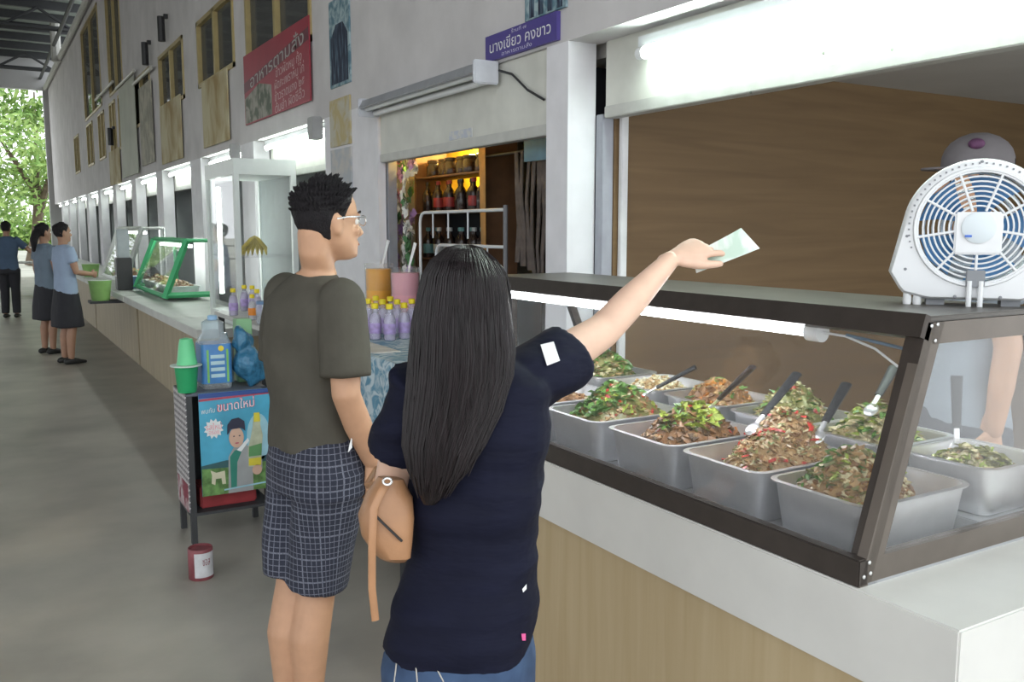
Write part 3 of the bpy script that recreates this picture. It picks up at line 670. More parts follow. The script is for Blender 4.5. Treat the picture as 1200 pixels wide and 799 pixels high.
for x, z in ((-.15,.085),(.15,.085),(0,ZC+.151),(-.04,.022),(.055,.022),(-.15,ZC-.02)): MB().lathe([(.004,0),(.003,.002),(.001,.002)], (x,-.053,z), 8, (0,-1,0)).build('screw', M('vent_grey', (.25,.26,.28)), fan)
for x in (-.08, .08): MB().box((x-.02,-.03,0.0), (x+.02,.03,.018)).build('base_pad', M('vent_grey', (.25,.26,.28)), fan, False)

# ------------------------------------------------------------------ drinks table and bottle shop
ZT = .98
tb = thing('drinks_table', 'drinks table covered with a blue marbled cloth beside the woman', 'table', (1.8, 4.35, 0)); o = Vector((1.8, 4.35, 0))
MB(o).box((1.50,3.49,.955), (2.24,5.32,.975)).build('table_top', M('table_board', (.4,.33,.25), .6), tb, False)
for x in (1.54, 2.20):
    for y in (3.54, 5.27): MB(o).box((x-.02,y-.02,0), (x+.02,y+.02,.955)).build('leg', pmat, tb, False)
cl = pattern('marbled_cloth', (.10,.25,.36), (.50,.58,.62), 'marble', f=11, dist=2.2, rough=.5)
cb = MB((1.8,4.35,.98)); rs = []
for k_, z, e in ((0,.976,-.02),(1,.98,.0),(2,.965,.012),(3,.8,.02),(4,.6,.026),(5,.42,.03)):
    ring = []
    for (xa,ya),(xc,yc) in (((1.5,3.49),(2.24,3.49)),((2.24,3.49),(2.24,5.32)),((2.24,5.32),(1.5,5.32)),((1.5,5.32),(1.5,3.49))):
        for i in range(24):
            s_ = i/24; x = xa+(xc-xa)*s_; y = ya+(yc-ya)*s_
            nx = -1 if (xa == xc == 1.5) else (1 if xa == xc else 0); ny = -1 if (ya == yc == 3.49) else (1 if ya == yc else 0)
            w = e + (.018*math.sin(30*(x+y)) if k_ > 2 else 0)
            ring.append(Vector((x+nx*w, y+ny*w, z)))
    rs.append(ring)
cb.rings(rs, cap=False)
cb.add([(1.5,3.49,.98),(2.24,3.49,.98),(2.24,5.32,.98),(1.5,5.32,.98)], [(0,1,2,3)])
tag(cb.build('tablecloth', cl), 'blue and white marbled tablecloth hanging over the drinks table', 'tablecloth')
pp = MB((1.6,4.2,.981)).box((1.53,3.85,.980), (1.665,4.60,.985), .002).build('paper_sheet', M('newsprint', (.55,.53,.50), .8, var=.2, scale=9)); tag(pp, 'greyish sheets of paper lying on the marbled cloth before the bottles', 'paper')
# bottle: clear body, purple label, yellow cap
pet = glass('bottle_plastic', (.86,.85,.92), haze=.22, gloss=.8, rough=.08)
yel = M('cap_yellow', (.78,.62,.02), .4, var=.03); purp = M('label_purple', (.36,.27,.52), .5, var=.25, scale=40); lilac = M('juice_lilac', (.50,.44,.60), .3, var=.05)
def bottle(label, group, loc, h=.19, lab=purp, cap=yel, juice=lilac):
    b = thing('juice_bottle', label, 'bottle', loc, group=group); k = h/.19
    MB().lathe([(.026*k,0),(.031*k,.006*k),(.031*k,.105*k),(.027*k,.125*k),(.014*k,.150*k),(.0125*k,.168*k)], n=16).build('body', pet, b)
    MB().lathe([(.024*k,.004*k),(.028*k,.010*k),(.028*k,.104*k),(.020*k,.130*k),(.010*k,.138*k)], n=14).build('juice', juice, b)
    MB().lathe([(.0318*k,.035*k),(.0322*k,.036*k),(.0322*k,.088*k),(.0318*k,.089*k)], n=16).build('label_band', lab, b)
    MB().lathe([(.0165*k,.162*k),(.0185*k,.164*k),(.0185*k,.186*k),(.015*k,.19*k)], n=14).build('cap', cap, b)
    return b
GB = 'yellow-capped bottles on the drinks table'
lbq = 'yellow-capped bottle of lilac juice in the cluster on the marbled cloth'
spots = [onZ(px, py, ZT) for px, py in ((424,396),(440,398),(457,399),(474,397),(432,390),(449,391),(466,391),(483,390),(441,385),(458,386))]
b1 = bottle(lbq, GB, spots[0])
for s_ in spots[1:]: dup(b1, s_)
GL = 'yellow-capped bottles beyond the man'
# second table and the bottles beyond the man
t2 = thing('drinks_table', 'plain grey table with bottles beyond the man in the olive shirt', 'table', (1.75, 6.2, 0)); o = Vector((1.75, 6.2, 0))
MB(o).box((1.46,5.60,.92), (2.12,6.80,.95), .004).build('table_top', M('grey_top', (.50,.50,.48), .5, var=.1), t2)
for x in (1.50, 2.08):
    for y in (5.64, 6.76): MB(o).box((x-.02,y-.02,0), (x+.02,y+.02,.92)).build('leg', pmat, t2, False)
MB(o).box((1.52,5.66,.35), (2.06,6.74,.37)).build('lower_shelf', pmat, t2, False)
lbl = 'yellow-capped lilac bottle standing on the grey table beyond the man'
for i, (px, py, xx) in enumerate(((274,371,0),(287,363,0),(302,371,0),(316,364,0),(328,368,0),(296,356,0),(322,352,0),(338,356,0))):
    p = onZ(px, py, .951)
    if p.y > 6.75: p = Vector((p.x*6.7/p.y, 6.7, .951))
    if i == 0: p = p*1.014
    if i == 5: p = p*.988
    dup(b1, (p.x, p.y, .951), label=lbl, group=GL)
tealb = bottle('small bottle with an orange label on the grey table beyond the man', None, Vector((1.535, 6.0, .951)), .17, M('label_orange', (.75,.25,.03), .5, var=.1), yel, M('juice_clear', (.55,.55,.52), .3))
tall = thing('glass_jar', 'clear jar with a blue rim on the edge of the grey table', 'jar', Vector((1.54,5.72,.951))); MB().lathe([(.05,0),(.055,.01),(.055,.10),(.048,.12),(.048,.13)], n=18).build('body', glass('jar_glass', (.8,.85,.9), haze=.25), tall); MB().lathe([(.05,.125),(.052,.127),(.052,.145),(.02,.148)], n=18).build('lid', M('lid_blue', (.12,.22,.38), .4), tall)
# juice jugs with ladles
def jug(label, loc, h, juice):
    j = thing('juice_jug', label, 'jug', loc)
    MB().lathe([(.075,0),(.082,.01),(.088,h*.93),(.091,h*.97),(.086,h*.97),(.083,h*.93),(.078,.014),(.01,.012)], n=24).build('jar', glass('jug_plastic', (.97,.97,.97), haze=.05), j)
    MB().lathe([(.074,.014),(.079,.016),(.082,h*.88),(.01,h*.89)], n=24).build('juice', juice, j)
    t_ = MB(); t_.tube([(0,0,.06),(.02,-.02,h),(.045,-.05,h+.13)], [(.005,.01),(.005,.012),(.006,.02)], 8).build('ladle_handle', whitep, j)
    return j
p = onX(437,345,2.12); jug('jug of orange juice with a white ladle behind the bottle cluster', (2.12, min(p.y, 5.22), ZT), .37, M('orange_juice', (.90,.42,.02), .3, var=.05, emit=0))
p = onX(475,338,2.13); jug('jug of pink juice with a white ladle behind the bottle cluster', (2.13, p.y, ZT), .36, M('pink_juice', (.85,.40,.47), .3, var=.05))
for px, py, lb in ((492,372,'bunch of small green leaves lying beside the bottle cluster'),):
    q = Vector((2.02, 4.20, ZT)); mb = MB(q); rnd = random.Random(3)
    for i in range(70):
        c = q + Vector((rnd.uniform(-.06,.06), rnd.uniform(-.07,.07), .012 + rnd.uniform(.0,.08)*rnd.random())); a = rnd.uniform(0,6.28)
        r_ = Matrix.Rotation(a,3,'Z') @ Matrix.Rotation(rnd.uniform(-1,1),3,'X')
        mb.add([c + r_ @ Vector(v) for v in ((-.03,0,0),(0,.013,.004),(.035,0,0),(0,-.013,.004))], [(0,1,2,3)])
    ob = mb.build('herb_bunch', M('herb_green', (.10,.24,.05), .5, var=.3, scale=30)); tag(ob, lb, 'herbs')
# bottle shop behind the drinks table
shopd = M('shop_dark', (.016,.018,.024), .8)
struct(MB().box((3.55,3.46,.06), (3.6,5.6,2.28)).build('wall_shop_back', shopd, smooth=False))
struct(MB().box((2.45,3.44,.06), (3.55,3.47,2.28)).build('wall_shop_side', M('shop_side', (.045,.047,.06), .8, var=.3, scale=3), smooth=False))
rk = thing('bottle_rack', 'tall dark rack of sauce bottles inside the half-open shop', 'rack', (2.66,5.1,.06)); o = Vector((2.66,5.1,.06))
brownw = M('rack_wood', (.13,.065,.032), .6, var=.2)
yA, yB = 4.66, 5.62
for z in (1.36,1.66,1.89): MB(o).box((2.55,yA,z-.012), (2.78,yB,z), .002).build('shelf_board', brownw, rk)
for y in (yA+.01, yB-.01): MB(o).box((2.55,y-.012,.06), (2.78,y+.012,2.22)).build('upright', brownw, rk, False)
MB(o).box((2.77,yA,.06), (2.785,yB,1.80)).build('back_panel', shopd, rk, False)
sauce = M('sauce_dark', (.022,.012,.010), .25, var=.2); redl = M('label_red', (.25,.02,.02), .5, var=.3); whl = M('label_white', (.35,.36,.36), .5, var=.3); tll = M('label_teal', (.10,.22,.22), .5, var=.3)
def sauceb(loc, lab, label, group, kind=0):
    b = thing('sauce_bottle', label, 'bottle', loc, group=group)
    if kind: MB().lathe([(.050,0),(.053,.006),(.053,.07),(.042,.085),(.042,.095)], n=16).build('body', sauce, b); MB().lathe([(.046,.092),(.048,.094),(.048,.112),(.035,.115)], n=16).build('lid', sauce, b)
    else:
        MB().lathe([(.034,0),(.036,.006),(.036,.11),(.030,.13),(.013,.155),(.012,.18)], n=14).build('body', sauce, b); MB().lathe([(.015,.175),(.016,.177),(.016,.198),(.01,.20)], n=12).build('cap', lab, b)
        MB().lathe([(.0364,.03),(.0368,.031),(.0368,.09),(.0364,.091)], n=14).build('label_band', lab, b)
    return b
A1 = sauceb((2.66,4.75,1.89), sauce, 'squat black jar on the top shelf under the warm yellow light', 'black jars on the top shelf of the shop rack', 1)
for i in range(1,7): dup(A1, (2.65+.02*(i%2),4.75+.128*i,1.89))
for lb, zz, labs in (('dark sauce bottle on the middle shelf of the shop rack',1.66,(redl,sauce)), ('dark sauce bottle with pale label on the lower shelf of the shop rack',1.36,(whl,tll))):
    sh_ = 'middle' if zz > 1.5 else 'lower'; gp0 = 'bottles on the shop rack, %s shelf' % sh_
    pr_ = ('sauce bottle with red cap and label on the middle shelf of the shop rack', 'all-black sauce bottle on the middle shelf of the shop rack') if zz > 1.5 else ('dark sauce bottle with pale grey label on the lower shelf of the shop rack', 'dark sauce bottle with teal label on the lower shelf of the shop rack')
    protos = [sauceb((2.62,4.72,zz), labs[0], pr_[0], gp0 + ', first kind'), sauceb((2.62,4.80,zz), labs[1], pr_[1], gp0 + ', second kind')]
    for i in range(2,11): dup(protos[(i*7//3) % 2], (2.61+.03*(i%2), 4.72+.082*i, zz))
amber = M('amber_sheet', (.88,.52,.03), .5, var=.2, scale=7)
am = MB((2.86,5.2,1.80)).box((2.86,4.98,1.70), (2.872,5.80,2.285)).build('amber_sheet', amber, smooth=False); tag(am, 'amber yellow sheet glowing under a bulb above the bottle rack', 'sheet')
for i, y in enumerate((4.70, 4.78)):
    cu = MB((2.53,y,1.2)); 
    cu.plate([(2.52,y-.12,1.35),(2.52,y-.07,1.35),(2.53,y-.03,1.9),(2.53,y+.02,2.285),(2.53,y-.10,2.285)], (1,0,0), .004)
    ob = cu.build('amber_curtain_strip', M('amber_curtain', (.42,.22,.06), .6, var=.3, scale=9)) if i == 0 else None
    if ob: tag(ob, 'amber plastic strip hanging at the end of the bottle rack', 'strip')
bl = thing('light_bulb', 'small glowing bulb hanging before the amber sheet', 'bulb', (2.80,5.22,2.21)); MB().ball((0,0,-.03), (.025,.025,.03)).build('globe', M('bulb_glow', (1.0,.72,.28), .5, var=0, emit=60), bl); MB().tube([(0,0,.0),(0,0,.08)], .012, 8).build('socket', darkm, bl)
lp = bpy.data.lights.new('bulb_light', 'POINT'); lp.energy = 36; lp.color = (1,.72,.25); lp.shadow_soft_size = .04
lo_ = bpy.data.objects.new('bulb_light', lp); C.objects.link(lo_); lo_.location = (0,0,-.10); lo_.parent = bl
# white curved tube rails
RX = 2.306; enamel = M('white_enamel', (.70,.72,.74), .35, var=.03)
for z, y0, lb in ((1.647,5.01,'upper white curved tube rail before the bottle rack'), (1.458,4.79,'lower white curved tube rail before the bottle rack')):
    pts = [(RX,y0,0),(RX,y0,z-.08)] + [(RX,y0-.06+.06*math.cos(R(a)),z-.06+.06*math.sin(R(a))) for a in (0,30,60,90)] + [(RX,3.99,z)]
    r_ = thing('tube_rail', lb, 'rail', (RX,y0,0)); MB((RX,y0,0)).tube(pts, .009, 8).build('curved_tube', enamel, r_)
    for q in (.18,.38,.62):
        if y0-q > 4.05: MB((RX,y0,0)).tube([(RX,y0-q,z),(RX,y0-q,z-.15)], .005, 6).build('hook', enamel, r_)
pst = MB((RX,3.98,0)).tube([(RX,3.98,0),(RX,3.98,1.67)], .012, 8).build('rail_post', M('post_grey', (.16,.16,.17), .5)); tag(pst, 'dark grey upright post at the end of the curved rails', 'post')
rnd = random.Random(5)
for i in range(6):
    y = 4.28 - i*.055; x = 2.556 - .004*(i % 2); p = MB((x,y,1.2)); w = .028
    zs = 1.967
    P = [(x+.012*math.sin(zz*9+i), y + s_*w*(.7+.3*math.sin(zz*5+i)), zz) for zz in (zs, zs-.2-.03*i, zs-.4-.03*i, zs-.60-.02*i) for s_ in (-1,1)]
    fs = [(k_*2, k_*2+1, k_*2+3, k_*2+2) for k_ in range(3)]
    k_ = len(P); P += [(a+.006,b,c) for a,b,c in P]; fs += [tuple(reversed([q+k_ for q in f])) for f in fs]
    p.add(P, fs); tag(p.build('cloth_strip', M('strip_grey_brown', (.13,.105,.095), .8, var=.4, scale=14)), 'greyish brown cloth strip hanging at the dark side of the bottle shop', 'cloth', 'cloth strips hanging in the bottle shop')
rod = MB((2.56,4.1,1.97)).tube([(2.56,3.468,1.965),(2.56,4.662,1.965)], .008, 6).build('hanging_rod', pmat); tag(rod, 'thin dark rod carrying the cloth strips in the bottle shop', 'rod')
bs = thing('shop_signboard', 'blue sign with an orange strip inside the bottle shop by the pillar', 'sign', (2.50,3.8,1.85)); o = Vector((2.50,3.8,1.85))
MB(o).box((2.50,3.50,1.90), (2.515,4.12,2.29)).build('panel', M('sign_blue', (.10,.25,.36), .5, var=.35, scale=5), bs, False); MB(o).box((2.497,3.50,1.905), (2.4995,3.72,1.94)).build('orange_strip', M('sign_orange', (.62,.30,.16), .5), bs, False)
# flower garland
ga = thing('flower_garland', 'hanging garland of white and purple artificial flowers with green leaves', 'flowers', (2.40,5.46,1.2)); o = Vector((2.40,5.46,1.2))
MB(o).tube([(2.40,5.46,1.15),(2.40,5.46,2.28)], .006, 6).build('cord', M('cord_green', (.08,.15,.05), .7), ga)
rnd = random.Random(9); fm = {'w':M('petal_white', (.70,.70,.66), .6, var=.08), 'p':M('petal_purple', (.42,.27,.56), .6, var=.25, scale=30), 'k':M('petal_pink', (.50,.25,.33), .6, var=.2, scale=30), 'g':M('leaf_green', (.07,.20,.07), .5, var=.3, scale=25)}
seq = 'wkwpgwwpgwpwgwpwkwgwp'
for i in range(54):
    z = 2.02 - i*.0165; side = (i % 3 - 1)*.055; kind = seq[i % len(seq)]; c = Vector((2.39 + rnd.uniform(-.05,.03), 5.47 + side*3.0 + rnd.uniform(-.05,.05), z))
    mb = MB(o)
    for q in range(9 if kind != 'g' else 5):
        r_ = Matrix.Rotation(rnd.uniform(0,6.28),3,'X') @ Matrix.Rotation(rnd.uniform(-.9,.9),3,'Z'); s_ = .058 if kind != 'g' else .075
        mb.add([c + r_ @ Vector(v)*s_ for v in ((0,0,0),(-.3,.35,.5),(-.35,0,1.1),(-.3,-.35,.5))], [(0,1,2,3)])
        mb.add([c + r_ @ Vector(v)*s_*.7 for v in ((-.3,0,0),(-.6,.3,.4),(-.7,0,.9),(-.6,-.3,.4))], [(0,1,2,3)])
    mb.build('leaf' if kind == 'g' else 'flower', fm[kind], ga)

# ------------------------------------------------------------------ drinks cart with the poster
CX0, CX1, CY0, CY1, CZ = .815, 1.215, 4.50, 4.80, .755
kt = thing('drinks_cart', 'low dark cart with a lattice side panel and an advertising poster', 'cart', ((CX0+CX1)/2, (CY0+CY1)/2, 0)); o = Vector(kt.location)
for x in (CX0+.015, CX1-.015):
    for y in (CY0+.015, CY1-.015): MB(o).box((x-.014,y-.014,0), (x+.014,y+.014,CZ)).build('leg', pmat, kt, False)
MB(o).box((CX0,CY0,CZ-.015), (CX1,CY1,CZ), .003).build('top_board', M('cart_top', (.10,.11,.14), .6), kt)
MB(o).box((CX0,CY0,.14), (CX1,CY1,.155)).build('lower_shelf', pmat, kt, False)
MB(o).box((CX0+.02,CY1-.02,.155), (CX1-.02,CY1-.01,CZ-.02)).build('back_panel', M('cart_dark', (.045,.045,.045), .7), kt, False)
MB(o).box((CX0-.004,CY0,.16), (CX0+.002,CY1,CZ), .001).build('side_panel', pattern('lattice_print', (.50,.48,.48), (.14,.13,.14), 'hatch', f=46), kt)
MB(o).box((CX0-.0055,CY0+.02,.16), (CX0-.0042,CY1-.02,.30)).build('side_print', pattern('maroon_print', (.45,.40,.40), (.20,.03,.05), 'marble', f=9, dist=.5), kt, False)
rc = MB((1.0,4.7,.155)).box((CX0+.06,CY0+.06,.156), (CX1-.06,CY1-.08,.27), .008).build('red_crate', M('crate_red', (.30,.03,.035), .5, var=.15)); tag(rc, 'dark red crate on the lower shelf of the cart', 'crate')
# poster
ps = thing('advertising_poster', 'light blue drink poster with a young man holding a bottle, on the cart', 'poster', ((CX0+CX1)/2+.03, CY0-.02, .24)); o = Vector(ps.location)
px0, px1, pz0, pz1 = .872, 1.218, .238, .752; pw = px1-px0; ph = pz1-pz0; Yp = CY0-.012
def pq(u, v, k=1): return Vector((px0+u*pw, Yp-.0012*k, pz0+v*ph))
MB(o).box((px0,Yp,pz0), (px1,Yp+.006,pz1)).build('sheet', M('poster_sky', (.07,.34,.50), .35, var=.25, scale=4), ps, False)
def pp_(name, pts, mat, k=1): return MB(o).plate([pq(u, v, k) for u, v in pts], (0,1,0), .0006).build(name, mat, ps, False)
def ell(cu, cv, ru, rv, n=20, a0=0, a1=360): return [(cu+ru*math.cos(R(a0+(a1-a0)*i/n)), cv+rv*math.sin(R(a0+(a1-a0)*i/n))) for i in range(n)]
pp_('header_band', [(0,.955),(1,.955),(1,1),(0,1)], M('poster_navy', (.03,.07,.25), .4)); pp_('header_stripe', [(0,.925),(1,.945),(1,.96),(0,.95)], M('poster_red', (.40,.06,.10), .4))
pp_('hill', [(0,.30),(.35,.33),(.62,.31),(1,.34),(1,.22),(0,.22)], M('poster_hill', (.03,.09,.10), .4, var=.2)); pp_('field', [(0,0),(1,0),(1,.28),(.6,.25),(0,.27)], M('poster_field', (.10,.20,.06), .4, var=.6, scale=25), 2)
pp_('pale_glow', ell(.82,.52,.17,.24), M('poster_pale', (.30,.52,.60), .4, var=.1), 1)
pp_('goat', [(.13,.12),(.14,.2),(.12,.25),(.2,.22),(.32,.23),(.33,.1),(.28,.1),(.27,.16),(.19,.16),(.18,.1)], M('poster_cream', (.55,.52,.38), .4, var=.1), 3)
pp_('jacket', [(.36,0),(.38,.36),(.45,.44),(.56,.50),(.66,.45),(.74,.36),(.86,.30),(.86,.20),(.72,.20),(.72,0)], M('poster_grey', (.30,.31,.31), .4, var=.1), 3)
pp_('shirt_green', [(.40,.05),(.40,.36),(.47,.42),(.58,.42),(.50,.30),(.48,.05)], M('poster_green', (.03,.20,.15), .4), 4); pp_('collar', [(.50,.42),(.58,.47),(.66,.53),(.68,.50),(.56,.40)], M('poster_white', (.70,.72,.72), .4, var=0), 5)
pp_('face', ell(.50,.545,.105,.10), M('poster_skin', (.55,.36,.27), .4, var=.05), 5); pp_('hair', [(.37,.58),(.38,.68),(.44,.73),(.54,.74),(.62,.70),(.63,.60),(.60,.62),(.57,.635),(.42,.63),(.40,.60)], M('poster_hair', (.025,.025,.05), .4), 6)
for eu in (.465,.545): pp_('eye', ell(eu,.56,.014,.006,8), M('poster_hair', (.025,.025,.05)), 6)
pp_('mouth', ell(.505,.49,.03,.007,8), M('poster_red', (.40,.06,.10)), 6)
pp_('hand', ell(.78,.20,.07,.05), M('poster_skin', (.55,.36,.27)), 5)
pp_('bottle', [(.66,.24),(.66,.42),(.70,.52),(.74,.64),(.76,.74),(.84,.74),(.85,.64),(.88,.54),(.86,.42),(.84,.22)], M('poster_bottle', (.40,.42,.30), .4, var=.2, scale=20), 4)
pp_('bottle_label', [(.665,.34),(.675,.44),(.86,.46),(.85,.34)], M('poster_leaf', (.10,.25,.10), .4), 5); pp_('bottle_band', [(.66,.25),(.665,.32),(.845,.32),(.84,.24)], M('poster_yellow', (.62,.52,.05), .4), 5); pp_('bottle_cap', [(.755,.68),(.76,.77),(.84,.77),(.85,.68)], M('poster_yellow', (.62,.52,.05)), 5)
star = [(.19+(.14 if i % 2 else .105)*math.cos(R(i*15)), .655+(.10 if i % 2 else .072)*math.sin(R(i*15))) for i in range(24)]
pp_('burst', star, M('poster_white', (.70,.72,.72)), 3)
pk = M('poster_pink', (.75,.30,.34), .4, var=0); wq = M('poster_white', (.70,.72,.72))
text('รสใหม่', .04, pk, 'burst_lettering', ps, pq(.19,.67,5), (1,0,0), UPV, width=.075, base=o); text('อร่อย', .03, pk, 'burst_lettering', ps, pq(.19,.62,5), (1,0,0), UPV, width=.05, base=o)
text('พบกับ', .034, wq, 'title', ps, pq(.12,.83,5), (1,0,.06), UPV, width=.065, base=o)
text('ขนาดใหม่', .066, M('poster_red_ink', (.55,.04,.08), .4, var=0), 'title', ps, pq(.51,.862,4), (1,0,.06), UPV, width=.185, base=o)
text('ขนาดใหม่', .060, M('poster_rose', (.85,.62,.66), .4, var=0), 'title_inner', ps, pq(.51,.862,6), (1,0,.06), UPV, width=.178, base=o)
pp_('bottom_strip', [(.3,.035),(1,.06),(1,.075),(.3,.05)], M('poster_pale', (.30,.52,.60)), 6)
# things on the cart
wbx = thing('water_bottle', 'large clear water bottle with a blue and green label on the cart', 'bottle', (.985, 4.64, CZ)); wc = glass('water_plastic', (.75,.86,.92), haze=.25, gloss=.7, rough=.08)
MB().rings([rrect(0,0,.068,.068,.02,0), rrect(0,0,.074,.074,.025,.012), rrect(0,0,.074,.074,.025,.235), rrect(0,0,.060,.060,.03,.262), rrect(0,0,.050,.050,.03,.275), rrect(0,0,.050,.050,.03,.33), rrect(0,0,.03,.03,.025,.345)]).build('body', wc, wbx)
MB().rings([rrect(0,0,.0755,.0755,.025,.03), rrect(0,0,.0758,.0758,.025,.032), rrect(0,0,.0758,.0758,.025,.225), rrect(0,0,.0755,.0755,.025,.227)], cap=False).build('label_band', M('label_water', (.06,.20,.46), .4, var=.15, scale=12), wbx)
for x in (-.05, .045): MB().box((x,-.0775,.035), (x+.010,-.0762,.20)).build('green_stripe', M('stripe_green', (.20,.48,.12), .4), wbx, False)
for i in range(4): MB().box((-.032,-.0775,.06+.032*i), (.036,-.0762,.078+.032*i)).build('pale_stripe', M('stripe_pale', (.42,.58,.62), .4), wbx, False)
MB().lathe([(.014,0),(.014,.001),(.001,.0012)], (.02,-.0762,.205), 14, (0,-1,0)).build('yellow_dot', M('dot_yellow', (.75,.60,.05), .4), wbx)
MB().lathe([(.022,.34),(.024,.342),(.024,.362),(.018,.366)], n=16).build('cap', M('cap_blue', (.25,.42,.62), .4), wbx)
gr = M('cup_green', (.03,.36,.14), .4, var=.06); gl_ = M('cup_green_light', (.12,.55,.25), .4, var=.06)
gp_ = thing('green_bucket', 'small dark green plastic bucket hooked at the cart edge', 'bucket', (.835, 4.56, CZ)); MB().lathe([(.042,0),(.045,.004),(.056,.125),(.06,.13),(.055,.13),(.042,.01),(.001,.008)], n=20).build('body', gr, gp_); MB().lathe([(.062,.128),(.075,.131),(.075,.136),(.055,.137)], n=22).build('rim', M('cup_rim', (.55,.62,.58), .4), gp_)
gc = thing('green_cup', 'bright green plastic cup turned upside down on the green bucket', 'cup', (.84, 4.56, CZ+.138)); MB().lathe([(.05,0),(.046,.02),(.036,.10),(.03,.125),(.01,.13)], n=20).build('body', gl_, gc)
bag = thing('blue_plastic_bag', 'crumpled blue plastic bag hanging between the cart and the man', 'bag', (1.125,4.60,.757))
mb = MB(); 
for a, b, r in (((-.02,0,.28),(.01,0,.16),.055), ((.01,0,.18),(.04,-.02,.05),.085)): mb.tube([a, ((a[0]+b[0])/2,(a[1]+b[1])/2,(a[2]+b[2])/2), b], [(r*.5,r*.6),(r,r*.8),(r*.7,r*.6)], 12, dome=True)
organic(mb, 'bag_body', M('bag_blue', (.03,.14,.25), .3, var=.25, scale=14, bump=.5, bscale=40), bag, .008, 3, fold=(.02,(22,22,9)))
gbx = MB((1.16,4.74,CZ)).box((1.12,4.71,CZ+.001), (1.20,4.79,CZ+.33), .004).build('green_carton', M('carton_green', (.22,.42,.22), .5, var=.1)); tag(gbx, 'pale green carton standing behind the blue plastic bag', 'carton')
hd = MB((1.03,4.86,CZ)); hd.lathe([(.04,0),(.042,.01),(.042,.18),(.02,.23),(.015,.26)], (1.068,4.759,CZ+.001), 16); tag(hd.build('clear_bottle', glass('teal_bottle', (.55,.72,.80), haze=.3)), 'clear bluish bottle behind the large water bottle', 'bottle')
# paint can on the floor
cn = thing('tin_can', 'maroon and white tin can on the floor before the cart', 'can', onZ(236, 676, 0)); 
MB().lathe([(.052,0),(.054,.004),(.054,.136),(.052,.14),(.049,.14),(.049,.13),(.001,.128)], n=24).build('body', M('can_maroon', (.20,.05,.06), .5, var=.3, scale=16), cn)
lbp = MB(); lbp.rings([[Vector((.0546*math.cos(R(a)),.0546*math.sin(R(a)),z)) for a in range(-130,-24,7)] + [Vector((.0540*math.cos(R(a)),.0540*math.sin(R(a)),z)) for a in range(-25,-131,-7)] for z in (.015,.125)]); lbp.build('white_label', M('can_white', (.55,.55,.57), .6, var=.12, scale=30), cn)
text('ซอส', .05, M('can_print', (.25,.06,.08), .5, var=0), 'lettering', cn, Vector(cn.location)+Vector((.0550*math.cos(R(-75)),.0550*math.sin(R(-75)),.085)), (math.sin(R(75)),math.cos(R(75)),0), UPV, width=.035, base=cn.location)

# ------------------------------------------------------------------ far counters with cases, cabinet
cbeige = M('far_counter_face', (.36,.30,.20), .6, var=.12, scale=3, stretch=(4,4,.5)); cslab = M('far_counter_slab', (.52,.53,.50), .45, var=.08, scale=4)
for i, (a, b) in enumerate(((6.95,10.9), (10.95,15.3), (15.35,20.0), (20.05,26.0))):
    lb = ('counter with a grey top under the green-framed case', 'counter behind the light green bucket', 'counter beyond the white-framed case', 'last counter, towards the open end of the hall')[i]
    c_ = thing('stall_counter', lb, 'counter', (1.7,(a+b)/2,0)); o = Vector(c_.location)
    MB(o).box((1.50,a+.03,0), (2.14,b-.03,.729)).build('front_panel', cbeige, c_, False); MB(o).box((1.36,a,.73), (2.17,b,.80), .004).build('top_slab', cslab, c_)
gf = M('frame_green', (.07,.42,.18), .45, var=.06)
def slant_case(name, label, y0, y1, x0, x1, xt_, z0, z1, fm_, foodm):
    c_ = thing(name, label, 'display case', ((x0+x1)/2,(y0+y1)/2,z0)); o = Vector(c_.location)
    def br(nm, p, q, w=.05): MB(o).tube([p, q], w/2, 4).build(nm, fm_, c_, False)
    for y in (y0, y1):
        br('corner_post', (x0,y,z0), (xt_,y,z1), .07); br('back_post', (x1,y,z0), (x1,y,z1)); br('end_rail', (xt_,y,z1), (x1,y,z1), .04); br('end_base', (x0,y,z0+.03), (x1,y,z0+.03), .06)
    br('top_rail', (xt_,y0,z1), (xt_,y1,z1)); br('bottom_rail', (x0,y0,z0+.02), (x0,y1,z0+.02))
    MB(o).box((xt_,y0,z1-.01), (x1,y1,z1+.01)).build('top_board', M('case_top_grey', (.42,.44,.43), .5), c_, False)
    MB(o).plate([(x0,y0,z0+.05),(x0,y1,z0+.05),(xt_,y1,z1-.03),(xt_,y0,z1-.03)], (-1,0,.4), .004).build('front_pane', clear, c_, False)
    MB(o).plate([(x0,y0,z0+.05),(xt_,y0,z1-.03),(x1,y0,z1-.03),(x1,y0,z0+.05)], (0,1,0), .004).build('end_pane', clear, c_, False)
    tl_ = MB(o).tube([(xt_+.06,y0+.1,z1-.06),(xt_+.06,y1-.1,z1-.06)], .016, 8).build('tube_light', tube_far, c_)
    MB(o).box((x0+.06,y0+.04,z0+.01), (x1-.04,y1-.04,z0+.02)).build('floor_plate', steel, c_, False)
    mb = MB(o); rnd = random.Random(int(y0*10))
    return c_, rnd
Yc = onX(205,347,1.72).y
c_, rnd = slant_case('display_case', 'glass display case with bright green frame on the far counter', Yc, Yc+2.0, 1.62, 2.1, 1.86, .836, 1.43, gf, None)
for i in range(4):
    y = Yc+.3+i*.45; pan('steel pan of food in the green-framed case', 1.84, y, .16, .19, .858, .09, 'steel pans in the green-framed case')
    food('mound of %s food in the green-framed case' % ('brown','orange-brown','tan','pale')[i], 1.84, y, .14, .17, .90, .10, ('brown','orange','tan','pale')[i], [('tan',4,'chunk',.022),('brown',3,'chunk',.022),('pale',2,'chunk',.02),('green',1,'leaf',.03)], 120, 60+i)
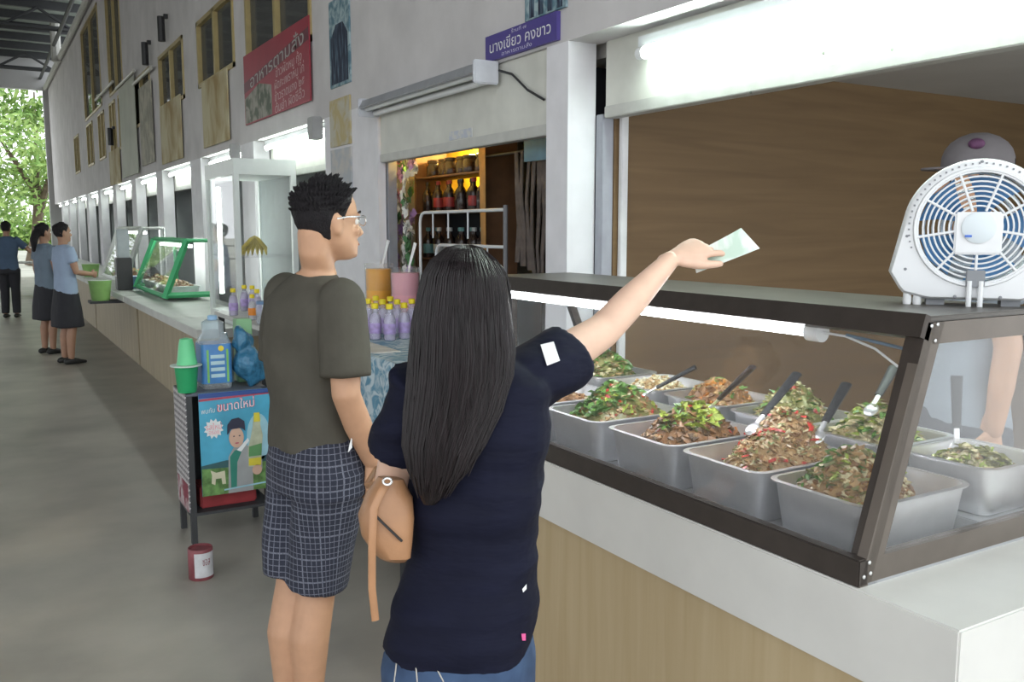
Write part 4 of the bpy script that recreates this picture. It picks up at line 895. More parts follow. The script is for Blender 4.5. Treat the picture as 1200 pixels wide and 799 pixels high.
c_, rnd = slant_case('display_case', 'glass display case with a white metal frame beyond the green-framed case', 12.7, 15.0, 1.60, 2.1, 1.85, .836, 1.56, M('frame_white', (.60,.62,.60), .4), None)
for i in range(3):
    food('mound of %s food in the white-framed case' % ('dark brown','green','tan')[i], 1.83, 13.1+i*.7, .16, .25, .858, .14, ('brown','olive','tan')[i], [('tan',4,'chunk',.03),('brown',3,'chunk',.03),('green',1,'leaf',.04)], 60, 70+i)
# white glass-fronted cabinet
cbn = thing('glass_cabinet', 'tall white-framed glass cabinet standing on the far counter behind the man', 'cabinet', (1.92,7.45,.80)); o = Vector(cbn.location); fw2 = M('cabinet_white', (.66,.70,.68), .4, var=.03)
xa, xc, ya, yc, za, zc_ = 1.70, 2.14, 7.00, 7.95, .80, 2.08
for x in (xa, xc):
    for y in (ya, yc): MB(o).box((x-.02,y-.02,za+.08), (x+.02,y+.02,zc_-.12)).build('post', fw2, cbn, False)
MB(o).box((xa-.02,ya-.02,zc_-.12), (xc+.02,yc+.02,zc_)).build('top_box', fw2, cbn, False); MB(o).box((xa-.02,ya-.02,za), (xc+.02,yc+.02,za+.08)).build('base', fw2, cbn, False)
MB(o).box((xa+.02,ya-.003,za+.08), (xc-.02,ya+.003,zc_-.12)).build('end_pane', clear, cbn, False); MB(o).box((xa-.003,ya+.02,za+.08), (xa+.003,yc-.02,zc_-.12)).build('front_pane', clear, cbn, False)
MB(o).box((xa,ya,1.33), (xc,yc,1.345)).build('shelf', clear, cbn, False); MB(o).box((xc-.01,ya+.02,za+.08), (xc,yc-.02,zc_-.12)).build('back_panel', M('cabinet_back', (.22,.25,.25), .6), cbn, False)
MB(o).tube([(1.78,7.95,1.0),(1.78,7.95,1.9)], .018, 8).build('tube_light', tube_far, cbn)  # glowing upright tube added to imitate the bright reflection of a tube
bn = thing('banana_bunch', 'bunch of yellow bananas on the shelf of the white glass cabinet', 'bananas', (1.88,7.2,1.351))
for i in range(7):
    a = R(-60+i*20); MB().tube([(0,.0,.14),(.03*math.sin(a),.05*math.cos(a)-.02,.12),(.10*math.sin(a),.10*math.cos(a)-.03,.05),(.11*math.sin(a),.12*math.cos(a)-.03,.0)], [.008,.016,.018,.007], 8, dome=True).build('banana', M('banana_yellow', (.50,.40,.06), .5, var=.2, scale=20), bn)
# buckets and stand at the far counter
lime = M('bucket_lime', (.28,.50,.16), .45, var=.08)
def bucket(label, loc, r, h):
    b = thing('plastic_bucket', label, 'bucket', loc); MB().lathe([(r*.75,0),(r*.78,.01),(r,h*.95),(r*1.06,h),(r*.95,h),(r*.74,.02),(.001,.02)], n=20).build('body', lime, b); MB().tube([(r*math.cos(R(a)),-.02-.3*r*math.sin(R(a)),h-.0-.0*a) for a in range(0,181,20)], .006, 6).build('handle', whitep, b)
bucket('light green plastic bucket hung on a bracket at the far counter', (1.215, 11.78, .70), .13, .24)
br_ = MB((1.4,11.78,.66)).box((1.085,11.64,.67), (1.502,11.92,.70)).build('bucket_bracket', pmat, smooth=False); tag(br_, 'dark bracket shelf fixed on the counter face under the light green bucket', 'bracket')
bucket('light green tub standing at the counter end behind the two girls', (1.50, 15.7, .801), .13, .2)
bx = MB((1.5,14.2,.80)).box((1.58,12.25,.801), (1.76,12.6,.95), .008).build('blue_crate', M('crate_blue', (.14,.24,.42), .5, var=.1)); tag(bx, 'small blue crate on the far counter beside the white-framed case', 'crate')
wd = thing('drinks_dispenser', 'dark narrow drinks dispenser between the green and the white case', 'dispenser', (1.52,12.05,.80)); MB().box((-.09,-.1,.0), (.09,.1,.40), .01).build('body', darkm, wd); MB().box((-.07,-.08,.40), (.07,.08,.75), .01).build('tank', M('tank_grey', (.30,.33,.35), .3), wd); MB().tube([(-.09,-.05,.18),(-.13,-.05,.17),(-.13,-.05,.13)], .012, 8).build('tap', whitep, wd)
# ------------------------------------------------------------------ people
SK1 = M('skin_light', (.74,.49,.37), .5, var=.05, scale=25); SK2 = M('skin_tan', (.50,.28,.17), .5, var=.06, scale=25); SK3 = M('skin_far', (.36,.20,.13), .55, var=.06)
hairm = M('hair_black', (.012,.010,.012), .6, var=.4, scale=60, stretch=(4,4,1), bump=.5, bscale=160, spec=.25)
def rot_h(h): return Matrix.Rotation(-h, 3, 'Z')
HEAD = [(-.02,.30,.06,.08),(.03,.39,.0,.15),(.10,.405,-.08,.21),(.18,.40,-.18,.25),(.27,.395,-.29,.275),(.36,.385,-.38,.29),(.45,.375,-.43,.305),(.55,.385,-.455,.32),(.65,.395,-.46,.325),(.75,.375,-.445,.315),(.84,.315,-.39,.28),(.92,.21,-.29,.21),(.98,.07,-.15,.10)]
def head_ring(t, yf, yb, w, c, Rm, h, out=0., n=28, nz=0., seed=0, lim=None):
    P = []
    for j in range(n):
        a = 2*math.pi*j/n; cx = math.cos(a); sy = math.sin(a); cy = (yf+yb)/2; ry = (yf-yb)/2
        e = out if lim is None else lim(t, a)
        if nz: e += nz*noise.noise(Vector((math.cos(a)*5, math.sin(a)*5, t*9+seed)))
        P.append(c + Rm @ Vector(((w+e)*cx*h, (cy+(ry+e)*sy)*h, t*h)))
    return P
def add_head(mb, chin, hd, h, ears=True):
    """chin = point under the skull axis at chin height"""
    Rm = rot_h(hd); c = Vector(chin)
    mb.rings([head_ring(*r, c, Rm, h) for r in HEAD])
    L_ = lambda x, y, z: c + Rm @ Vector((x*h, y*h, z*h))
    mb.tube([L_(0,.37,.53), L_(0,.43,.42), L_(0,.475,.335), L_(0,.42,.29)], [.028*h,.042*h,.062*h,.035*h], 10, dome=True)
    mb.ball(L_(0,.395,.205), (.10*h,.035*h,.025*h), 12, Rm); mb.ball(L_(0,.385,.165), (.085*h,.035*h,.028*h), 12, Rm); mb.ball(L_(0,.36,.06), (.10*h,.06*h,.06*h), 12, Rm)
    for sx in (-1, 1):
        mb.ball(L_(sx*.12,.36,.565), (.12*h,.045*h,.03*h), 10, Rm); mb.ball(L_(sx*.17,.30,.36), (.10*h,.07*h,.07*h), 10, Rm)
        if ears: mb.ball(L_(sx*.325,-.03,.43), (.030*h,.075*h,.125*h), 12, Rm); mb.ball(L_(sx*.345,-.06,.47), (.02*h,.06*h,.08*h), 10, Rm)
def add_face(chin, hd, h, parent, base):
    Rm = rot_h(hd); c = Vector(chin); L_ = lambda x, y, z: c + Rm @ Vector((x*h, y*h, z*h))
    for sx in (-1, 1):
        MB(base).ball(L_(sx*.135,.325,.49), .050*h, 10).build('eye', M('eye_white', (.75,.73,.70), .3, var=0), parent); MB(base).ball(L_(sx*.135,.358,.49), .024*h, 8).build('iris', M('iris_dark', (.02,.012,.01), .3, var=0), parent)
        MB(base).tube([L_(sx*.06,.405,.60), L_(sx*.14,.40,.62), L_(sx*.22,.355,.60)], [.010*h,.016*h,.008*h], 6).build('eyebrow', hairm, parent)
    MB(base).ball(L_(0,.405,.187), (.09*h,.03*h,.022*h), 10, Rm).build('lips', M('lips', (.42,.16,.13), .45, var=0), parent)
def short_hair(chin, hd, h, parent, base, th=.055, nz=.03, name='hair', mat=None, tufts=0):
    c = Vector(chin); Rm = rot_h(hd)
    LN = [(-1,.18),(-.45,.20),(-.22,.33),(-.02,.56),(.12,.52),(.25,.47),(.36,.60),(.6,.74),(.8,.80),(1.01,.80)]
    def low_(fr):
        for (x0, y0), (x1, y1) in zip(LN[:-1], LN[1:]):
            if x0 <= fr <= x1: return y0 + (y1-y0)*(fr-x0)/(x1-x0)
        return .8
    def lim(t, a):
        k = max(0., min(1., (t-low_(math.sin(a)))/.08)); g_ = max(0., min(1., (t-.45)/.40))
        return (-.02 + (.032 + (th-.015)*g_*g_)*k)*(1 if t <= .98 else .3)
    mb = MB(base); rows = []
    T = [.04,.10,.16,.22,.28,.34,.40,.46,.52,.58,.64,.70,.76,.82,.88,.93,.98,1.02,1.05]
    xs = [r[0] for r in HEAD]
    for t in T:
        q = min(max(t, .0), .98); i = max(k for k in range(len(xs)) if xs[k] <= q); i = min(i, len(xs)-2); f = (q-xs[i])/(xs[i+1]-xs[i])
        yf, yb, w = [HEAD[i][k]*(1-f)+HEAD[i+1][k]*f for k in (1,2,3)]
        if t > .98: s_ = max(.15, 1-(t-.98)*6); yf, yb, w = yf*s_+.03, yb*s_, w*s_+.03
        rows.append(head_ring(t, yf, yb, w, c, Rm, h, n=56, nz=nz if t > .4 else nz*.3, lim=lim))
    mb.rings(rows); ho_ = mb.build(name, mat or hairm, parent)
    if tufts:
        rnd = random.Random(17); tf = MB(base); vv = [Vector(v) + Vector(base) for v in mb.v]
        for _ in range(tufts):
            i = rnd.randrange(10, len(T)-1); j = rnd.randrange(56); p = vv[i*56+j]; t = T[i]; a = 2*math.pi*j/56
            if t < low_(math.sin(a)) + .08: continue
            ctr = c + Rm @ Vector((0, -.02*h, .55*h)); d = (p-ctr).normalized(); fwd = Rm @ Vector((0,1,0))
            d = (d + Vector((0,0,.5)) + fwd*(.35 if math.sin(a) > .2 else .05) + Vector((rnd.gauss(0,.22), rnd.gauss(0,.22), rnd.gauss(0,.2)))).normalized(); l = h*rnd.uniform(.035,.075)*(.5 + .8*max(0, (t-.55)/.45))
            tf.tube([p - d*.006, p + d*l*.5, p + d*l + fwd*l*.2], [.0045,.0035,.0008], 5)
        tf.build('hair_tufts', mat or hairm, ho_)['kind'] = 'stuff'
    return ho_
def add_hand(mb, wrist, d, pn, side=1, s=1., curl=(.3,.35,.4,.45), thumb=(.6,.3), spread=.04):
    """palm at wrist pointing along d, palm side faces pn; thumb on the side*w side"""
    wrist = Vector(wrist); d = Vector(d).normalized(); pn = Vector(pn); pn = (pn - d*pn.dot(d)).normalized(); w = d.cross(pn)*side
    mb.tube([wrist-d*.03*s, wrist+d*.005*s, wrist+d*.05*s, wrist+d*.088*s], [(.017*s,.021*s),(.0175*s,.024*s),(.015*s,.039*s),(.0110*s,.041*s)], 14, flat=pn, dome=True)
    Ls = (.068,.077,.072,.056)
    for i in range(4):
        off = (.0325 - .0215*i)*s; p = wrist + d*(.084 - (.006 if i == 3 else 0))*s + w*off; di = (d + w*(spread*(1.5-i))).normalized()
        pts = [p - di*.02*s, p]; ang = 0; L0 = Ls[i]*s
        for k, f in enumerate((.45,.31,.24)):
            ang += curl[i]*(1.0, 1.35, .9)[k]; p = p + (di*math.cos(ang) + pn*math.sin(ang))*L0*f; pts.append(p)
        mb.tube(pts, [.0090*s,.0086*s,.0080*s,.0074*s,.0064*s], 10, dome=True)
    p = wrist + d*.02*s + w*.026*s + pn*.004*s; td = (d*.72 + w*.62*thumb[0]/.6 + pn*thumb[1]).normalized(); t2_ = (d*.95 + w*.12 + pn*thumb[1]*1.3).normalized()
    mb.tube([p - td*.012*s, p + td*.02*s, p + td*.042*s, p + td*.042*s + t2_*.028*s, p + td*.042*s + t2_*.048*s], [.013*s,.0135*s,.0105*s,.0095*s,.0072*s], 10, dome=True)
def merge_into(o, mb, voxel, smooth):
    """add a finely skinned piece (a hand) to the body mesh so the body stays one mesh"""
    t = organic(mb, 'tmp_hand', o.data.materials[0], None, voxel, smooth)
    bm = bmesh.new(); bm.from_mesh(o.data); bm.from_mesh(t.data); bm.to_mesh(o.data); bm.free(); o.data.shade_smooth(); bpy.data.objects.remove(t)
def shoe(mb, p, d, s=1.):
    p = Vector(p); d = Vector(d).normalized()
    mb.tube([p - d*.06*s + Vector((0,0,.035*s)), p + Vector((0,0,.045*s)), p + d*.09*s + Vector((0,0,.03*s)), p + d*.16*s + Vector((0,0,.022*s))], [(.032*s,.034*s),(.042*s,.038*s),(.028*s,.045*s),(.018*s,.036*s)], 12, flat=(0,0,1), dome=True)
def tors(mb, secs, wax, dax, n=28, k=1., kd=1.):
    rs = []
    for c, hw, hdp, *tilt in secs:
        c = Vector(c); r = []
        for j in range(n):
            a = 2*math.pi*j/n; ca = math.cos(a); sa = math.sin(a); e = .8
            r.append(c + Vector((0,0,-(tilt[0] if tilt else 0)*ca)) + wax*(hw*k*math.copysign(abs(ca)**e, ca)) + dax*(hdp*kd*math.copysign(abs(sa)**e, sa)))
        rs.append(r)
    mb.rings(rs)

# ---- the man in olive shirt and checked shorts
HB = R(76); wax = rot_h(HB) @ Vector((1,0,0)); dax = rot_h(HB) @ Vector((0,1,0)); DM = 2.56
mbase = PV(369, 520, DM); mbase.z = 0
man = thing('person', 'man in olive grey T-shirt and dark checked shorts wearing glasses, seen from behind', 'person', mbase)
G = lambda x, y, d=0.: PV(x, y, DM+d)
S = [(G(371,318), .055,.052),(G(369,328),.090,.062),(G(367,338),.130,.074),(G(366,352),.152,.092),(G(365,380),.155,.104),(G(364,420),.150,.108),(G(365,460),.146,.106),(G(367,500),.146,.106),(G(369,524),.150,.110)]
# joints
shR = G(368,353) + wax*.145; shL = G(366,353) - wax*.145
elR = Vector((*(shR + wax*.05 - dax*.03).xy, 1.105)); wrR = G(436,540,-.06); elL = Vector((*(shL - wax*.04 + dax*.0).xy, 1.11)); wrL = elL + dax*.16 + Vector((0,0,-.18)) + wax*.05
hipR = mbase + wax*.078 + Vector((0,0,.90)); hipL = mbase - wax*.078 + Vector((0,0,.90))
knR = Vector((*G(383,700).xy, .49)) - dax*.03; knL = Vector((*G(340,690).xy, .49)) + dax*.02
anR = Vector((*(knR - dax*.05).xy, .09)); anL = Vector((*(knL - dax*.05).xy, .09))
anR.z = anL.z = .085
body = MB(mbase)
tors(body, S[:1] + [(q[0], q[1]*.84, q[2]*.82) for q in S[1:-1]] + [(mbase+Vector((0,0,.86)), .125,.085)], wax, dax)
neck0 = G(366,334); HM = .214; HDm = R(82)
chin = G(393,303); chin = chin + rot_h(HDm) @ Vector((0,-.02,0))
body.tube([neck0 - Vector((0,0,.04)), G(374,318), chin + rot_h(HDm) @ Vector((0,-.10*HM*2.0,.10*HM)), chin + rot_h(HDm) @ Vector((0,-.04,.35*HM))], [.066,.048,.046,.050], 16)
add_head(body, chin, HDm, HM)
for a, e, w in ((shR, elR, wrR), (shL, elL, wrL)): body.tube([a, a*.5+e*.5, e, e*.55+w*.45, w], [.046,.045,.040,.040,.027], 14, dome=True)
for h_, k_, a_ in ((hipR, knR, anR), (hipL, knL, anL)):
    body.tube([h_, h_*.5+k_*.5, k_ + Vector((0,0,.03)), k_*.68+a_*.32 - dax*.018, a_*.75+k_*.25, a_], [.074,.070,.056,.060,.040,.036], 16, dome=True); 
bo = organic(body, 'body', SK2, man, .006, 5)
hd_ = MB(mbase); add_hand(hd_, wrR, (wrR-elR).normalized()*.5 + Vector((0,0,-.8)) + dax*.1, -wax, side=1, s=1.0, curl=(.35,.4,.45,.5)); merge_into(bo, hd_, .003, 3)
hd_ = MB(mbase); add_hand(hd_, wrL, (wrL-elL), wax, side=-1, s=1.0); merge_into(bo, hd_, .003, 3)
add_face(chin, HDm, HM, man, mbase); short_hair(chin, HDm, HM, man, mbase, th=.075, nz=.025, tufts=900)
fs_ = MB(mbase); shoe(fs_, (anR.x, anR.y, 0), dax, 1.05); fs_.build('sandal', M('sandal_black', (.03,.03,.03), .6), man); fs_ = MB(mbase); shoe(fs_, (anL.x, anL.y, 0), dax, 1.05); fs_.build('sandal', M('sandal_black', (.03,.03,.03)), man)
sh = MB(mbase); tors(sh, S, wax, dax)
for a, e in ((shR, elR), (shL, elL)):
    d = (e-a); sh.ball(a - d*.02, .066, 16); sh.tube([a - d*.05, a + d*.15, a + d*.45, a + d*.80], [.060,.066,.067,.070], 16)
olive = M('olive_cotton', (.082,.076,.062), .9, spec=.15, var=.10, scale=2, bump=.6, bscale=1.2, stretch=(6,6,5))
organic(sh, 'tshirt', olive, man, .007, 5, fold=(.014,(6,6,7)))
nb = MB(mbase); ring = []
so = MB(mbase)
ws = [(mbase+Vector((0,0,.97)), .146,.102),(mbase+Vector((0,0,.88)),.158,.116),(mbase+Vector((0,0,.80)),.162,.118)]
tors(so, ws, wax, dax)
for h_, k_, sg in ((hipR, knR, 1), (hipL, knL, -1)):
    so.tube([h_ - Vector((0,0,.02)), h_*.55+k_*.45, Vector((k_.x,k_.y,.515 if sg > 0 else .535))], [(.092,.104),(.088,.100),(.084,.096)], 18, flat=wax)
def wrap_m(p):
    s_ = 1 if (p.x*wax.x + p.y*wax.y) > 0 else -1; c = (hipR if s_ > 0 else hipL)*.6 + (knR if s_ > 0 else knL)*.4 - mbase
    a = math.atan2((p.x-c.x)*dax.x+(p.y-c.y)*dax.y, (p.x-c.x)*wax.x+(p.y-c.y)*wax.y); a = (a - math.pi/2) % (2*math.pi)
    return [a*.105, p.z, 0]
plaid = pattern('plaid_shorts', (.018,.021,.038), (.24,.25,.31), 'grid', f=58., rough=.85, bump=.05)
organic(so, 'shorts', plaid, man, .008, 4, fold=(.008,(6,6,5)), wrap=wrap_m)
tg = MB(mbase); q = G(408,530,-.135); tg.plate([q, q+Vector((.012,.0,.012)), q+Vector((.014,0,.05))-_n*.004, q+Vector((.004,0,.02))], -_n, .003); tg.build('white_tab', whitep, man)
# glasses
Rm = rot_h(HDm); L_ = lambda x, y, z: chin + Rm @ Vector((x*HM, y*HM, z*HM)); sv = M('silver_frame', (.80,.80,.80), .25, .8, var=0)
ge = MB(mbase)
for sx in (-1, 1):
    ge.tube([L_(sx*.345,-.05,.52), L_(sx*.345,.1,.545), L_(sx*.335,.30,.55), L_(sx*.25,.42,.545)], .0026, 6)
    ge.tube([L_(sx*.145+.10*math.cos(R(a)), .445-.02*abs(math.cos(R(a))), .50+.065*math.sin(R(a))) for a in range(0,360,20)], .0018, 6, closed=True)
ge.tube([L_(-.05,.45,.52), L_(.05,.45,.52)], .002, 6)
gl0 = ge.build('glasses', sv, man)

# ---- the woman with the banknote
HWd = R(44); wx = rot_h(HWd) @ Vector((1,0,0)); dx_ = rot_h(HWd) @ Vector((0,1,0)); DW = 1.58
wbase = PV(545, 560, DW); wbase.z = 0
wom = thing('person', 'woman with long dark hair in navy polo shirt and jeans holding out a banknote', 'person', wbase)
G = lambda x, y, d=0.: PV(x, y, DW+d)
S = [(G(558,418),.052,.048),(G(559,432),.090,.060),(G(560,446),.120,.074),(G(560,466),.132,.086),(G(560,505),.132,.098),(G(559,545),.124,.100),(G(557,590),.112,.092),(G(555,630),.108,.088),(G(550,675),.115,.094),(G(545,720),.128,.106),(G(541,748),.136,.114,.010),(G(540,768),.140,.117,.026)]
shR = G(612,448,.04); elR = G(706,388,.22); wrR = G(786,304,.36)
shL = G(488,468,-.03); elL = G(458,575,.02); wrL = elL + dx_*.20 + wx*.10 + Vector((0,0,.03))
hipR = wbase + wx*.085 + Vector((0,0,.78)); hipL = wbase - wx*.085 + Vector((0,0,.78))
lowc = G(537,775); hipR = Vector((*(lowc + wx*.066).xy, .76)); hipL = Vector((*(lowc - wx*.066).xy, .76))
knR = Vector((hipR.x, hipR.y, .44)); knL = Vector((hipL.x, hipL.y, .44)); anR = knR + Vector((0,0,-.36)); anL = knL + Vector((0,0,-.36))
body = MB(wbase); tors(body, [(S[0][0], S[0][1]*.95, S[0][2]*.95)] + [(q[0], q[1]*.80, q[2]*.76) for q in S[1:-2]], wx, dx_)
HH = .203; HDw = R(52); chin = G(548,428) + rot_h(HDw) @ Vector((0,.0,0))
body.tube([G(555,445), G(553,425), chin + rot_h(HDw) @ Vector((0,-.025,.05)), chin + rot_h(HDw) @ Vector((0,-.015,.09))], [.06,.046,.048,.05], 16)
add_head(body, chin, HDw, HH)
body.tube([shR, shR*.5+elR*.5, elR, elR*.6+wrR*.4, wrR], [.044,.042,.036,.034,.0205], 16, dome=True)
body.tube([shL, shL*.5+elL*.5, elL, elL*.6+wrL*.4, wrL], [.045,.042,.036,.034,.023], 16, dome=True)
for h_, k_, a_ in ((hipR, knR, anR), (hipL, knL, anL)): body.tube([h_, h_*.5+k_*.5, k_, k_*.6+a_*.4, a_], [.062,.060,.050,.05,.034], 16, dome=True)
bo = organic(body, 'body', SK1, wom, .0055, 5)
hdir = (G(826,288,.40) - wrR).normalized()
hd_ = MB(wbase); add_hand(hd_, wrR + hdir*.008, hdir, Vector((0,0,-1))*.75 + Vector(_n)*.45, side=-1, s=.92, curl=(.28,.42,.52,.60), thumb=(.42,.18), spread=.05); merge_into(bo, hd_, .0028, 3)
hd_ = MB(wbase); add_hand(hd_, wrL, (wrL-elL), (0,0,1), side=-1, s=.92, curl=(.6,.65,.7,.75)); merge_into(bo, hd_, .0028, 3)
add_face(chin, HDw, HH, wom, wbase)
navy = M('navy_pique', (.0055,.0065,.019), .8, spec=.2, var=.15, scale=2, bump=.9, bscale=1.0, stretch=(4,4,13))
sh = MB(wbase); tors(sh, S, wx, dx_)
d = elR-shR; sh.tube([shR - d*.30, shR + d*.0, shR + d*.28, shR + d*.48], [.058,.068,.068,.066], 18)
d = elL-shL; sh.tube([shL - d*.2, shL + d*.05, shL + d*.35, shL + d*.58], [.052,.060,.060,.060], 18)
po = organic(sh, 'polo_shirt', navy, wom, .006, 5, fold=(.017,(3,3,14)))
jeans = pattern('denim', (.022,.045,.10), (.045,.085,.17), 'marble', f=18, dist=.4, rough=.85, lo=.3, hi=.7)
je = MB(wbase); tors(je, [(G(543,725),.120,.100),(G(541,765),.134,.112),(Vector((*lowc.xy,.76)),.140,.117),(Vector((*lowc.xy,.70)),.140,.114)], wx, dx_)
for h_, k_, a_ in ((hipR, knR, anR), (hipL, knL, anL)): je.tube([Vector((h_.x,h_.y,.77)), h_*.5+k_*.5, k_, k_*.5+a_*.5, a_ + Vector((0,0,.03))], [.078,.074,.062,.055,.048], 18)
jo = organic(je, 'jeans', jeans, wom, .008, 4, fold=(.004,(8,8,8)))
for a_ in (anR, anL):
    fs_ = MB(wbase); shoe(fs_, (a_.x, a_.y, 0), dx_, .92); fs_.build('shoe', M('shoe_white', (.5,.5,.5), .6), wom)
# seams on the jeans, tabs and sleeve patch (thin pieces lying on the cloth)
from mathutils.bvhtree import BVHTree
def surf(ob, base, px, py):
    bm = bmesh.new(); bm.from_mesh(ob.data); tr = BVHTree.FromBMesh(bm); r = ray(px, py).normalized()
    h, n, i, d_ = tr.ray_cast(_O - Vector(base), r); bm.free(); return (h + Vector(base), n) if h else (None, None)
def decal(ob, base, pts, mat, name, parent, off=.002):
    ps_ = []
    for p in pts:
        h, n = surf(ob, base, *p)
        if h: ps_.append(h + n*off)
    if len(ps_) >= 3:
        MB(base).plate(ps_, (-ray(*pts[0])).normalized(), .0015).build(name, mat, parent, False)
decal(po, wbase, [(633,407),(648,403),(654,424),(639,430)], whitep, 'sleeve_patch', wom, .006)
decal(po, wbase, [(611,690),(616,684),(616,690),(612,694)], whitep, 'white_tab', wom)
decal(po, wbase, [(610,742),(615,742),(615,750),(611,750)], M('pink_tab', (.7,.1,.3), .5, var=0), 'pink_tab', wom)
st = M('stitch_gold', (.45,.42,.38), .7, var=0)
for a, b in (((467,757),(462,799)), ((486,764),(489,799)), ((506,772),(520,799))):
    h0, n0 = surf(jo, wbase, *a); h1, n1 = surf(jo, wbase, *b)
    if h0 and h1: MB(wbase).tube([h0+n0*.0, h1+n1*.0], .0014, 5).build('seam', st, wom)
# long hair: crown cap + falling curtain
hl = M('hair_long', (.010,.0065,.0075), .42, var=.5, scale=22, stretch=(7,7,.5), bump=.14, bscale=26, spec=.30)
Rm = rot_h(HDw)
crown = MB(wbase); rows = []
def limw(t, a):
    fr = math.sin(a); low = -.2 if fr < .25 else (.55 if fr < .6 else .72)
    if .05 < fr < .6: low = -.2 + .9*(fr-.05)/.55
    k = max(0., min(1., (t-low)/.12)); return (-.035 + .080*k)*(1 if t < .9 else max(0, 1-(t-.9)*7))
xs = [r[0] for r in HEAD]
for t in [-.02,.06,.14,.22,.30,.38,.46,.54,.62,.70,.78,.86,.92,.96,.98]:
    q = min(max(t, -.02), .98); i = min(max(k for k in range(len(xs)) if xs[k] <= q+1e-9), len(xs)-2); f = (q-xs[i])/(xs[i+1]-xs[i])
    yf, yb, w = [HEAD[i][k]*(1-f)+HEAD[i+1][k]*f for k in (1,2,3)]
    if t > .98: s_ = max(.12, 1-(t-.98)*8); yf, yb, w = yf*s_+.04, yb*s_, w*s_+.04
    if t < .4: yb = min(yb, -.34 - .3*(.4-t)); w = max(w, .29)
    rows.append(head_ring(t, yf, yb, w, chin, Rm, HH, n=60, nz=.018, lim=limw))
hair = thing('x', 'x', 'x'); bpy.data.objects.remove(hair)
crown.rings(rows); ho = crown.build('hair', hl, wom)
# curtain sections in the photograph: y -> left and right border
sec = [(287,538,552,-.01,.015),(291,524,566,-.015,.05),(305,506,582,-.025,.085),(322,495,593,-.035,.093),(345,489,597,-.045,.085),(375,484,599,-.05,.085),(410,481,602,-.06,.075),(440,478,600,-.075,.06),(480,474,588,-.09,.045),(520,472,568,-.10,.038),(550,478,550,-.105,.032),(572,488,530,-.105,.024),(590,496,512,-.105,.01)]
cur = MB(wbase); rows = []
for k_, (y, xl, xr, dof, th) in enumerate(sec):
    a = G(xl, y, dof); b = G(xr, y, dof); c = (a+b)/2; hw = (b-a).length/2; ax = (b-a).normalized(); nn = -Vector(_n); r = []
    for j in range(96):
        an = 2*math.pi*j/96; e = 1 + .09*noise.noise(Vector((math.cos(an)*8+3, math.sin(an)*8, k_*.16)))
        r.append(c + ax*(hw*math.cos(an)*(1+.4*(e-1))) + nn*(th*math.sin(an)*e))
    rows.append(r)
cur.rings(rows); cur.build('hair_fall', hl, ho)
rnd = random.Random(21); stn = MB(wbase)
for i in range(240):
    u = rnd.random(); k0 = rnd.choice((0,0,1,2,4)); k1 = rnd.choice((8,9,10,11,11)); pts = []; rad = []
    ph = rnd.uniform(0,6.28); du = rnd.uniform(-.05,.05)
    for k_ in range(k0, k1+1):
        y, xl, xr, dof, th = sec[k_]; uu = min(1.0, max(0., u + du*k_/11)); x = xl + (xr-xl)*uu + 1.5*math.sin(ph+k_)
        yy = y + (0 if k_ < k1 else rnd.uniform(-16,10))
        prof = math.sqrt(max(0.0, 1-(2*uu-1)**2)); pts.append(G(x, yy, dof) - _n*(th*prof*1.02 + .001)); rad.append(.0024 if k0 < k_ < k1 else .0008)
    stn.tube(pts, rad, 5)
stn.build('hair_strands', hl, ho)['kind'] = 'stuff'
# banknote between thumb and fingers
nc = [(866,268),(888,280),(890,292),(832,321),(818,318),(812,309)]
q0 = G(850,296,.365); note = MB(q0); gx = 14; gy = 6
c00 = G(816,320,.394); c10 = G(891,291,.380); c01 = G(811,298,.406); c11 = G(869,267,.390)
P = []
for i in range(gx+1):
    for j in range(gy+1):
        u = i/gx; v = j/gy; p = c00*(1-u)*(1-v) + c10*u*(1-v) + c01*(1-u)*v + c11*u*v; p = p - Vector(_n)*(.008*math.sin(u*3.6)*u*u) ; P.append(p)
fs = [(a, a+gy+1, a+gy+2, a+1) for i in range(gx) for a in range(i*(gy+1), i*(gy+1)+gy)]
k_ = len(P); P2 = P + [p + Vector(_n)*.0006 for p in P]; fs += [tuple(reversed([v+k_ for v in f])) for f in fs]
note.add(P2, fs); no = note.build('banknote', pattern('note_print', (.52,.66,.56), (.84,.87,.84), 'marble', f=16, dist=.5, rough=.6)); tag(no, 'pale green banknote held out in the hand of the woman', 'banknote')
# handbag on her left arm
bb = G(446,610,-.02); bagm = M('tan_leather', (.37,.19,.095), .42, var=.12, scale=12, bump=.06, bscale=120)
hb = thing('handbag', 'small tan leather handbag with a dangling strap on the left arm of the woman', 'handbag', G(447,650,-.03)); base = Vector(hb.location)
mb = MB(base)
prof = [(560,446,470,.018),(580,430,482,.032),(605,420,484,.040),(628,424,482,.042),(648,438,478,.036),(656,448,470,.02)]
rows = []
for y, xl, xr, th in prof:
    a = G(xl,y,-.088); b = G(xr,y,-.060); c = (a+b)/2; ax = (b-a)/2; nn = ax.cross(Vector((0,0,1))).normalized()
    rows.append([c + ax*math.copysign(abs(math.cos(2*math.pi*j/28))**.7, math.cos(2*math.pi*j/28)) + nn*th*math.copysign(abs(math.sin(2*math.pi*j/28))**.7, math.sin(2*math.pi*j/28)) for j in range(28)])
mb.rings(rows); mb.build('bag_body', bagm, hb)
MB(base).tube([G(438,602,-.128), G(452,616,-.122), G(471,634,-.110)], .0022, 6).build('zip', darkm, hb)
MB(base).tube([G(457,561,-.096), G(446,578,-.122), G(438,596,-.134), G(436,640,-.138), G(436,690,-.130), G(440,727,-.126)], [(.002,.0065)]*6, 8, flat=-Vector(_n)).build('strap', bagm, hb)
U_ = Vector((0,0,1))
